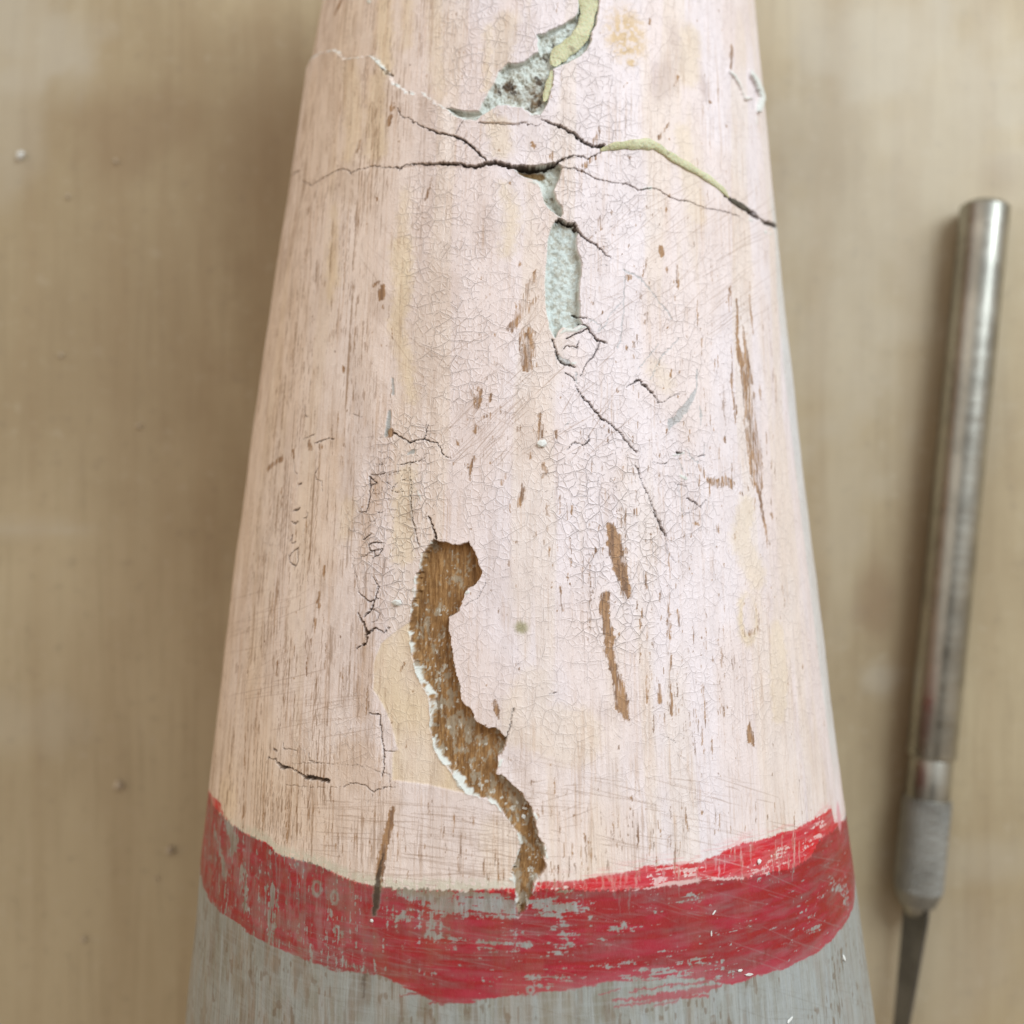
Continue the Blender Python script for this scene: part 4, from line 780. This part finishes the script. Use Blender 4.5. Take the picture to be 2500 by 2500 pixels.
# full ring of angles: fine on the upper side, coarse underneath
rings_b = np.radians(np.linspace(100, 260, 60))[1:-1]
ry = RY[:, None] + H
top = np.stack([X_of(YS)[:, None] + ry * np.sin(TH)[None, :], Y, RY[:, None] + ry * np.cos(TH)[None, :]], -1)
region = np.zeros((NY - 1, NT - 1), np.int8)                     # 0 pink 1 red 2 grey 3 bare wood 4-6 filler
def fc(a): return (a[:-1, :-1] + a[1:, :-1] + a[:-1, 1:] + a[1:, 1:]) * .25
rt_, rb_, pe_ = RT[None, :] + 0 * Y, RB[None, :] + 0 * Y, PE[None, :] + 0 * Y
region[fc(Y) < fc(pe_)] = 2
region[(fc(Y) < fc(rt_)) & (fc(Y) > fc(rb_))] = 1
for k, key in ((3, 'wood'), (4, 'top'), (5, 'pocket'), (6, 'mid')): region[fc(SD[key]) > 0.0] = k
vid = np.arange(NY * NT).reshape(NY, NT)
quads = np.stack([vid[:-1, :-1], vid[:-1, 1:], vid[1:, 1:], vid[1:, :-1]], -1)
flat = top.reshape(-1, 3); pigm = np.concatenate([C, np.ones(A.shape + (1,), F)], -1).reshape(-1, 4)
surf = np.stack([A, Y, 0 * Y], -1).reshape(-1, 3)
# the underside: rows thinned to every 8th so it stays light; a real closed body
rows = np.unique(np.r_[np.arange(0, NY, 8), NY - 1])
yb = YS[rows]; nb = len(rings_b)
back = np.stack([X_of(yb)[:, None] + RY[rows][:, None] * np.sin(rings_b)[None], yb[:, None] + 0 * rings_b[None], RY[rows][:, None] * (1 + np.cos(rings_b)[None])], -1)
back[..., 2] = np.maximum(back[..., 2], 0.0)

def region_mesh(name, code, extra=True):
    q = quads[region == code].reshape(-1, 4)
    used, inv = np.unique(q, return_inverse=True)
    v = flat[used]; f = inv.reshape(-1, 4); p = pigm[used]; s = surf[used]; c = CRAQ.ravel()[used]; r = ROUGH.ravel()[used]
    if code in (0, 1, 2) and extra:
        # strip of the underside that carries the same coat
        cut1, cut2 = RT[0] * .5 + RT[-1] * .5, RB[0] * .5 + RB[-1] * .5
        full = np.concatenate([top[rows][:, -1:, :], back, top[rows][:, :1, :]], 1)
        n2 = full.shape[1]
        ids = np.arange(len(rows) * n2).reshape(len(rows), n2)
        bq = np.stack([ids[:-1, :-1], ids[:-1, 1:], ids[1:, 1:], ids[1:, :-1]], -1)
        ym = (yb[:-1] + yb[1:]) * .5
        rr = np.where(ym > cut1, 0, np.where(ym > cut2, 1, 2))
        bq = bq[rr == code].reshape(-1, 4)
        u2, i2 = np.unique(bq, return_inverse=True)
        base = {0: srgb(214, 186, 172), 1: srgb(160, 36, 48), 2: srgb(140, 136, 124)}[code]
        k = len(v)
        v = np.concatenate([v, full.reshape(-1, 3)[u2]]); f = np.concatenate([f, i2.reshape(-1, 4) + k])
        p = np.concatenate([p, np.tile(np.r_[base, 1].astype(F), (len(u2), 1))]); s = np.concatenate([s, full.reshape(-1, 3)[u2]])
        c = np.concatenate([c, np.full(len(u2), .1, F)]); r = np.concatenate([r, np.full(len(u2), .5, F)])
    return mesh_obj(name, v, f, PAINT, post, True, {'pigment': ('FLOAT_COLOR', p), 'surf': ('FLOAT_VECTOR', s), 'crazing': ('FLOAT', c), 'rough': ('FLOAT', r)})
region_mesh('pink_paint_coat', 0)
region_mesh('red_band', 1)
region_mesh('grey_paint_coat', 2)
region_mesh('exposed_wood', 3)
for k in (4, 5, 6): region_mesh('filler_patch', k)
# end grain discs that close the post
woodend = simple('end_grain_wood', (0.30, 0.19, 0.10), .7)
for yy in (Y0, Y1):
    t = np.linspace(0, 2 * np.pi, 97)[:-1]; r0 = float(R_of(yy)) - .02; sgn = -1 if yy == Y0 else 1
    vs = [(float(X_of(yy)), yy, r0 + .02)] + [(float(X_of(yy)) + r0 * math.sin(a_), yy, r0 + .02 + r0 * math.cos(a_)) for a_ in t]
    fs = [(0, 1 + i, 1 + (i + 1) % 96) if sgn < 0 else (0, 1 + (i + 1) % 96, 1 + i) for i in range(96)]
    mesh_obj('end_face', vs, fs, woodend, post, False)

def surf_point(px, py, lift=0.0):
    th, y, mpp = to_surf([(px, py)])
    th, y = th[0], y[0]; r = R_of(y)
    n = np.array([math.sin(th), 0, math.cos(th)])
    iy = int(np.clip(round((y - Y0) / dY), 0, NY - 1)); it = int(np.clip(round((th - TH[0]) / dTH), 0, NT - 1))
    h = H[iy, it]
    return np.array([X_of(y), y, r]) + n * (r + h + lift), n, mpp[0], th, y

# ---- old glue squeezed out of the cracks (yellow-green)
def glue_material():
    M = Mat('old_glue'); g = M.node('ShaderNodeTexCoord').outputs['Object']
    n = M.noise(g, 900, 4); n2 = M.noise(g, 260, 3)
    st = M.noise(M.mapping(g, (1, 1, 1), rot=(0, 0, .7)), 3200, 3)
    c = M.mix(M.rng(n2, .35, .7), (0.66, 0.655, 0.43, 1), (0.52, 0.51, 0.29, 1))
    c = M.mix(M.rng(n, .58, .75), c, (0.36, 0.32, 0.20, 1))
    M.l.new(c, M.p.inputs['Base Color']); M.p.inputs['Roughness'].default_value = .55
    M.p.inputs['Subsurface Weight'].default_value = .15; M.p.inputs['Subsurface Scale'].default_value = .0006
    M.l.new(M.bump(M.math('ADD', n, st), .9, .00025), M.p.inputs['Normal'])
    return M.m
GLUE = glue_material()
DARKGLUE = simple('dark_glue', (0.10, 0.085, 0.06), .7, 0, 1200, .4)
def bead(name, reg, pts, mat, lift=0.25, flat_=.75, nseg=28, sub=14, wob=.13):
    q = conv(reg, pts)
    # smooth the run
    t = np.arange(len(q)); tt = np.linspace(0, len(q) - 1, (len(q) - 1) * sub + 1)
    qs = np.stack([np.interp(tt, t, q[:, k]) for k in range(3)], 1)
    for k in range(3):
        for _ in range(3): qs[1:-1] = (qs[:-2] + 2 * qs[1:-1] + qs[2:]) / 4
    P, N, W = [], [], []
    for x, y, w in qs:
        th, yy, mpp = to_surf([(x, y)]); th, yy = th[0], yy[0]; r = R_of(yy)
        n = np.array([math.sin(th), 0, math.cos(th)])
        P.append(np.array([X_of(yy), yy, r]) + n * (r + lift * 0)); N.append(n); W.append(w * mpp[0] * .5)
    P, N, W = np.array(P), np.array(N), np.array(W)
    tg = np.gradient(P, axis=0); tg /= np.linalg.norm(tg, axis=1)[:, None] + 1e-9
    B = np.cross(tg, N)
    vs, fs = [], []
    m = len(P)
    for i in range(m):
        w = max(W[i], .03) * (1 + wob * (math.sin(i * .11) + math.sin(i * .27 + 1)) * .5)
        for j in range(nseg):
            a_ = 2 * math.pi * j / nseg
            jit = 1 + wob * 2.2 * (float(fbm(np.array([i * .045 + 7 * lift]), np.array([min(j, nseg - j) * .30]), 330, 3)[0]) - .5)
            vs.append(P[i] + B[i] * math.cos(a_) * w * jit + N[i] * (math.sin(a_) * w * flat_ * jit + lift * min(1, w / .5)))
    for i in range(m - 1):
        for j in range(nseg):
            fs.append((i * nseg + j, i * nseg + (j + 1) % nseg, (i + 1) * nseg + (j + 1) % nseg, (i + 1) * nseg + j))
    c0 = len(vs); vs.append(P[0]); vs.append(P[-1])
    for j in range(nseg):
        fs.append((c0, (j + 1) % nseg, j)); fs.append((c0 + 1, (m - 1) * nseg + j, (m - 1) * nseg + (j + 1) % nseg))
    return mesh_obj(name, vs, fs, mat, post, True)
bead('glue_bead', rB, [(595,1015,14),(630,1002,34),(700,985,56),(770,978,64),(830,978,70),(900,975,70),(950,983,66),(1000,1012,58),(1050,1050,54),(1110,1085,52),(1170,1120,54),(1250,1165,54),(1330,1215,50),(1400,1270,42),(1440,1310,30),(1460,1335,10)], GLUE, .16, .62, wob=.2)
bead('glue_bead', rJ, [(1500,-140,180),(1500,-40,190),(1500,60,180),(1492,150,160),(1470,230,150),(1440,300,140),(1390,370,150),(1320,430,170),(1250,480,180),(1195,540,130),(1180,590,90),(1180,625,30)], GLUE, -.38, .34)
bead('glue_bead', rJ, [(1145,660,20),(1145,720,50),(1130,790,80),(1110,860,86),(1090,920,60),(1075,955,16)], GLUE, -.42, .5)
bead('crack_filling', rB, [(1470,1345,20),(1510,1365,40),(1560,1395,44),(1600,1415,26)], DARKGLUE, -.1, .6)

# ------------------------------------------------------------------ the table
def table_material():
    M = Mat('plywood'); g = M.node('ShaderNodeTexCoord').outputs['Object']
    big = M.noise(M.mapping(g, (1, .55, 1)), 22, 4, .6, .4)
    gr = M.noise(M.mapping(g, (1, .045, 1)), 900, 4, .6)
    gr2 = M.noise(M.mapping(g, (1, .10, 1)), 160, 4, .55, .6)
    spot = M.noise(g, 420, 4, .6)
    t1 = M.attr('stain'); t2 = M.attr('bleach')
    c = M.mix(M.rng(big, .3, .7), (0.53, 0.44, 0.285, 1), (0.39, 0.305, 0.185, 1))
    c = M.mix(M.rng(gr2, .42, .68, 0, .22), c, (0.36, 0.26, 0.15, 1))
    c = M.mix(M.rng(gr, .45, .75, 0, .22), c, (0.25, 0.18, 0.105, 1))
    c = M.mix(M.rng(spot, .56, .74, 0, .35), c, (0.27, 0.215, 0.15, 1))
    c = M.mix(M.rng(spot, .44, .28, 0, .30), c, (0.54, 0.47, 0.35, 1))
    c = M.mix(M.math('MULTIPLY', t1, .8), c, (0.26, 0.165, 0.09, 1))
    c = M.mix(M.math('MULTIPLY', t2, .75), c, (0.60, 0.57, 0.49, 1))
    wv = M.node('ShaderNodeTexWave', wave_type='BANDS', bands_direction='X'); M.l.new(M.mapping(g, (1, .16, 1), rot=(0, 0, .06)), wv.inputs['Vector'])
    wv.inputs['Scale'].default_value = 26; wv.inputs['Distortion'].default_value = 7; wv.inputs['Detail'].default_value = 3; wv.inputs['Detail Scale'].default_value = 1.2
    c = M.mix(M.math('MULTIPLY', M.rng(wv.outputs['Fac'], .62, .98), .12), c, (0.34, 0.235, 0.13, 1))
    M.l.new(c, M.p.inputs['Base Color'])
    M.l.new(M.rng(big, .3, .7, .42, .58), M.p.inputs['Roughness']); M.p.inputs['Specular IOR Level'].default_value = .4
    M.l.new(M.bump(M.math('ADD', M.math('MULTIPLY', gr, .6), spot), .35, .0001), M.p.inputs['Normal'])
    return M.m
PLY = table_material()
gx = np.linspace(-300, 300, 401); gy = np.linspace(-300, 300, 401)
GX, GY = np.meshgrid(gx, gy)
stn = np.zeros(GX.shape); blc = np.zeros(GX.shape)
def tpt(px, py): return (px - 1250) / 1250 * T * D, -(py - 1250) / 1250 * T * D
def tblob(dst, px, py, rx, ry, v):
    x, y = tpt(px, py); s = D * T / 1250
    jit = (vnoise(GX * .22, GY * .22, 300) - .5) * .9 + (vnoise(GX * .6, GY * .6, 301) - .5) * .4
    d = np.hypot((GX - x) / (rx * s), (GY - y) / (ry * s)) + jit * .8
    dst[:] = np.maximum(dst, v * sstep(1.5, .35, d))
for a_ in ((300, 320, 190, 110, .5), (640, 300, 110, 330, .35), (640, 250, 70, 200, .30), (420, 90, 220, 90, .15), (2440, 430, 50, 60, .45), (2130, 1460, 45, 90, .65), (1990, 1500, 30, 60, .2), (2420, 2300, 120, 160, .2), (300, 900, 200, 220, .12), (560, 900, 60, 40, .2)): tblob(stn, *a_)
for a_ in ((60, 110, 170, 150, .55), (40, 330, 80, 140, .35), (2150, 120, 220, 190, .55), (2420, 230, 140, 160, .45), (1990, 60, 120, 140, .3), (100, 1770, 160, 70, .22), (90, 1290, 120, 20, .3), (2150, 1660, 50, 40, .4), (2350, 2100, 160, 60, .25), (2400, 1000, 60, 200, .2), (2080, 500, 200, 600, .35), (2300, 300, 260, 300, .4), (2250, 2350, 260, 160, .2), (2050, 1250, 60, 300, .2)): tblob(blc, *a_)
n_ = len(gx)
tv = np.stack([GX.ravel(), GY.ravel(), 0 * GX.ravel()], -1)
ti = np.arange(n_ * n_).reshape(n_, n_)
tf = np.stack([ti[:-1, :-1], ti[:-1, 1:], ti[1:, 1:], ti[1:, :-1]], -1).reshape(-1, 4)
# close it to a board 18 mm thick
b0 = len(tv)
rim_ids = np.r_[ti[0, :-1], ti[:-1, -1], ti[-1, :0:-1], ti[:0:-1, 0]]
rb = tv[rim_ids].copy(); rb[:, 2] = -18
tv2 = np.concatenate([tv, rb, [[0, 0, -18]]]); m_ = len(rim_ids)
ii = np.arange(m_); jj = (ii + 1) % m_
side = np.stack([rim_ids[ii], b0 + ii, b0 + jj, rim_ids[jj]], -1)
under = np.stack([b0 + ii, np.full(m_, b0 + m_), np.full(m_, b0 + m_), b0 + jj], -1)[:0]
tf2 = np.concatenate([tf, side])
stn2 = np.r_[stn.ravel(), np.zeros(m_ + 1)]; blc2 = np.r_[blc.ravel(), np.zeros(m_ + 1)]
tbl = mesh_obj('tabletop', tv2, tf2, PLY, None, False, {'stain': ('FLOAT', stn2), 'bleach': ('FLOAT', blc2)})
tag(tbl, 'pale stained plywood tabletop under the post and the knife', 'tabletop', kind='structure')

# ------------------------------------------------------------------ the craft knife
def metal_material(name, base, rough, streak=True):
    M = Mat(name); g = M.node('ShaderNodeTexCoord').outputs['Object']
    n = M.noise(M.mapping(g, (1, .12, 1)), 700, 4); b = M.noise(g, 160, 3)
    M.l.new(M.mix(M.rng(b, .35, .7), tuple(base) + (1,), tuple(x * .72 for x in base) + (1,)), M.p.inputs['Base Color'])
    M.p.inputs['Metallic'].default_value = 1.0
    M.l.new(M.rng(n, .3, .7, rough - .05, rough + .08), M.p.inputs['Roughness'])
    M.l.new(M.bump(n, .25, .00004), M.p.inputs['Normal'])
    return M.m
ALU = metal_material('worn_aluminium', (0.50, 0.495, 0.44), .32)
KNURL = metal_material('knurled_aluminium', (0.45, 0.45, 0.42), .55)
STEEL = metal_material('blade_steel', (0.20, 0.205, 0.21), .34)
RH = 3.95
def kpt(px, py, z=RH):
    s = (D - z) * T / 1250
    return np.array([(px - 1250) * s, -(py - 1250) * s, z])
K0 = kpt(2406, 497); K1 = kpt(2273, 1852)
kdir = (K1 - K0) / np.linalg.norm(K1 - K0)
klen = np.linalg.norm(K1 - K0)
knife = bpy.data.objects.new('craft_knife', None); knife.empty_display_size = .01
kbase = (K0 + K1) / 2; kbase[2] = 0
knife.location = kbase * MM
knife.rotation_euler = (0, 0, math.atan2(kdir[1], kdir[0]))
COL.objects.link(knife)
tag(knife, 'slim metal craft knife with knurled collar lying on plywood beside the post', 'craft knife')
def lathe(name, prof, mat, nseg=64, knurl=None, off=0.0):
    """prof: (distance along the knife from its middle, radius)"""
    vs, fs = [], []
    for i, (u, r) in enumerate(prof):
        for j in range(nseg):
            a_ = 2 * math.pi * j / nseg
            rr = r + (knurl(u, a_) if knurl else 0)
            vs.append((u, rr * math.cos(a_), RH + rr * math.sin(a_)))
    n = len(prof)
    for i in range(n - 1):
        for j in range(nseg):
            fs.append((i * nseg + j, i * nseg + (j + 1) % nseg, (i + 1) * nseg + (j + 1) % nseg, (i + 1) * nseg + j))
    vs.append((prof[0][0], 0, RH)); vs.append((prof[-1][0], 0, RH)); c = n * nseg
    for j in range(nseg):
        fs.append((c, (j + 1) % nseg, j)); fs.append((c + 1, (n - 1) * nseg + j, (n - 1) * nseg + (j + 1) % nseg))
    o = mesh_obj(name, vs, fs, mat, knife, True)
    try:
        for p in o.data.polygons: p.use_smooth = True
        o.data.set_sharp_from_angle(angle=math.radians(35))
    except Exception: pass
    return o
h2 = klen / 2; px_mm = (D - RH) * T / 1250
lathe('handle', [(-h2, 3.0), (-h2 + .15, 3.35), (-h2 + .75, RH), (-h2 + 10, RH), (0, RH), (h2 - .7, RH - .02), (h2 - .55, RH - .05), (h2 - .2, RH - .35)], ALU)
lathe('end_plug', [(-h2 - .25, 2.2), (-h2 - .2, 2.6), (-h2 + .05, 2.9)], ALU)
neck = 95 * px_mm
lathe('neck', [(h2 - .2, RH - .5), (h2, RH - .42), (h2 + neck, RH - .42)], ALU)
cl = 262 * px_mm; cs = h2 + neck
def kn(u, a_):
    return .22 * (abs(math.sin(a_ * 18 + u * 3.4)) * abs(math.sin(a_ * 18 - u * 3.4)) - .5)
us = np.linspace(cs, cs + cl * .86, 110)
lathe('knurled_collar', [(cs - .02, RH - .9), (cs, RH - .25)] + [(u, RH - .08) for u in us[1:]] + [(cs + cl * .93, RH - .55), (cs + cl, RH - 1.1)], KNURL, 144, lambda u, a_: kn(u, a_) if cs + .3 < u < cs + cl * .85 else 0)
lathe('chuck_jaw', [(cs + cl - .02, 2.2), (cs + cl + 1.2, 2.0), (cs + cl + 1.8, 1.5)], ALU, 32)
# blade, turned on its side a little as in the photograph
bl0 = cs + cl - 2; bt = .25
outline = [(0, -2.6), (0, 2.6), (4, 2.7), (42, -1.2), (40, -2.2), (4, -2.6)]
vs = []; tw = math.radians(67)
for sgn in (-1, 1):
    for u, w in outline:
        yy, zz = w * math.cos(tw) - sgn * bt * math.sin(tw), w * math.sin(tw) + sgn * bt * math.cos(tw)
        vs.append((bl0 + u, yy, RH + zz))
no = len(outline)
fs = [tuple(range(no - 1, -1, -1)), tuple(range(no, 2 * no))] + [(i, (i + 1) % no, no + (i + 1) % no, no + i) for i in range(no)]
mesh_obj('blade', vs, fs, STEEL, knife, False)

# ------------------------------------------------------------------ crumbs of paint
def crumb_mesh(name, size, mat, flatness=.5, seed=0):
    r_ = np.random.default_rng(500 + seed)
    t = (1 + 5 ** .5) / 2
    iv = np.array([(-1,t,0),(1,t,0),(-1,-t,0),(1,-t,0),(0,-1,t),(0,1,t),(0,-1,-t),(0,1,-t),(t,0,-1),(t,0,1),(-t,0,-1),(-t,0,1)], float)
    iv /= np.linalg.norm(iv, axis=1)[:, None]
    iv *= (0.75 + .5 * r_.random(12))[:, None]
    iv[:, 2] *= flatness
    iv *= np.array(size)[None] * .5
    fs = [(0,11,5),(0,5,1),(0,1,7),(0,7,10),(0,10,11),(1,5,9),(5,11,4),(11,10,2),(10,7,6),(7,1,8),(3,9,4),(3,4,2),(3,2,6),(3,6,8),(3,8,9),(4,9,5),(2,4,11),(6,2,10),(8,6,7),(9,8,1)]
    o = mesh_obj(name, iv, fs, mat, None, False)
    return o, -iv[:, 2].min()
CRW = simple('chalky_gesso', (0.74, 0.75, 0.72), .85, 0, 2500, .08)
CRT = simple('tan_crumb', (0.52, 0.44, 0.33), .85, 0, 2500, .15)
post_crumbs = [
 (rE, 1120, 475, (60, 34), 'white', 'white paint crumb left of the big bare-wood hole'),
 (rF, 1425, 1180, (30, 26), 'white', 'tiny white crumb at the foot of the dark brown gouge in the red band'),
 (rH, 748, 750, (46, 40), 'white', 'white crumb on the bright red paint, upper right of the band'),
 (rH, 610, 1540, (50, 22), 'white', 'small flat white crumb just inside the lower edge of the red band'),
 (rH, 672, 1568, (80, 24), 'white', 'longer flat white crumb lying across the lower edge of the red band'),
 (rH, 1365, 1455, (32, 56), 'white', 'white crumb on the grey paint near the right side of the post'),
 (rH, 425, 1122, (50, 15), 'pale', 'pale slanted sliver on the middle of the red band'),
 (rH, 405, 1275, (14, 56), 'pale', 'pale upright sliver low on the red band'),
 (rH, 970, 1895, (90, 24), 'white', 'white slanted crumb on the grey paint at the bottom edge of the photo'),
 (rD, 185, 1245, (70, 50), 'pale', 'pale bluish chip lifted off the pink paint under a brown mark'),
 (rG, 600, 385, (44, 22), 'white', 'white crumb resting high in the narrow lower end of the bare-wood hole'),
 (rG, 590, 445, (34, 36), 'white', 'rounder white crumb just below another in the narrow end of the bare-wood hole'),
 (rJ, 985, 1075, (60, 40), 'white', 'white crumb at the bottom tip of the large upper hole'),
 (rK, 470, 1732, (30, 26), 'white', 'white crumb among the cracks below the long grey hole'),
]
for i, (reg, x, y, (w, h), kind, lab) in enumerate(post_crumbs):
    q = conv(reg, [(x, y)])[0]
    p, n, mpp, th, yy = surf_point(q[0], q[1])
    o, zl = crumb_mesh('paint_crumb', (w / reg[2] * mpp, h / reg[2] * mpp, min(w, h) / reg[2] * mpp * 1.1), CRW if kind == 'white' else CRT if False else CRW, .6, i)
    o.location = (p + n * (zl - .03)) * MM
    rot = {6: .8, 8: .45}.get(i, rng.uniform(-.3, .3))
    o.rotation_euler = (0, th, rot)
    tag(o, lab, 'paint crumb', 'paint crumbs on the post')
table_crumbs = [
 (52, 382, 24, 'w', 'largest white crumb on the plywood, at the upper left edge'),
 (284, 395, 13, 't', 'small tan crumb on the plywood below the brown stain at upper left'),
 (168, 480, 12, 't', 'small pale crumb on the plywood, upper left, under a larger white one'),
 (150, 868, 14, 't', 'small pale crumb on the plywood halfway down the left side'),
 (340, 1040, 14, 't', 'small pale crumb on bare plywood left of the middle of the post'),
 (290, 1917, 26, 't', 'largest tan crumb on the dark plywood at lower left'),
 (417, 2076, 24, 't', 'tan crumb on the plywood nearest the red band on the left'),
 (383, 2144, 10, 't', 'tiny tan crumb on the plywood below the one beside the red band'),
 (205, 2293, 16, 't', 'small pale crumb on the dark plywood near the bottom left corner'),
]
for i, (x, y, s, kind, lab) in enumerate(table_crumbs):
    p = tpt(x, y); sz = s * D * T / 1250
    o, zl = crumb_mesh('table_crumb', (sz, sz * .85, sz), CRW if kind == 'w' else CRT, .7, 40 + i)
    o.location = (p[0] * MM, p[1] * MM, (zl - .01) * MM)
    o.rotation_euler = (0, 0, rng.uniform(0, 3))
    tag(o, lab, 'crumb', 'crumbs on the plywood')
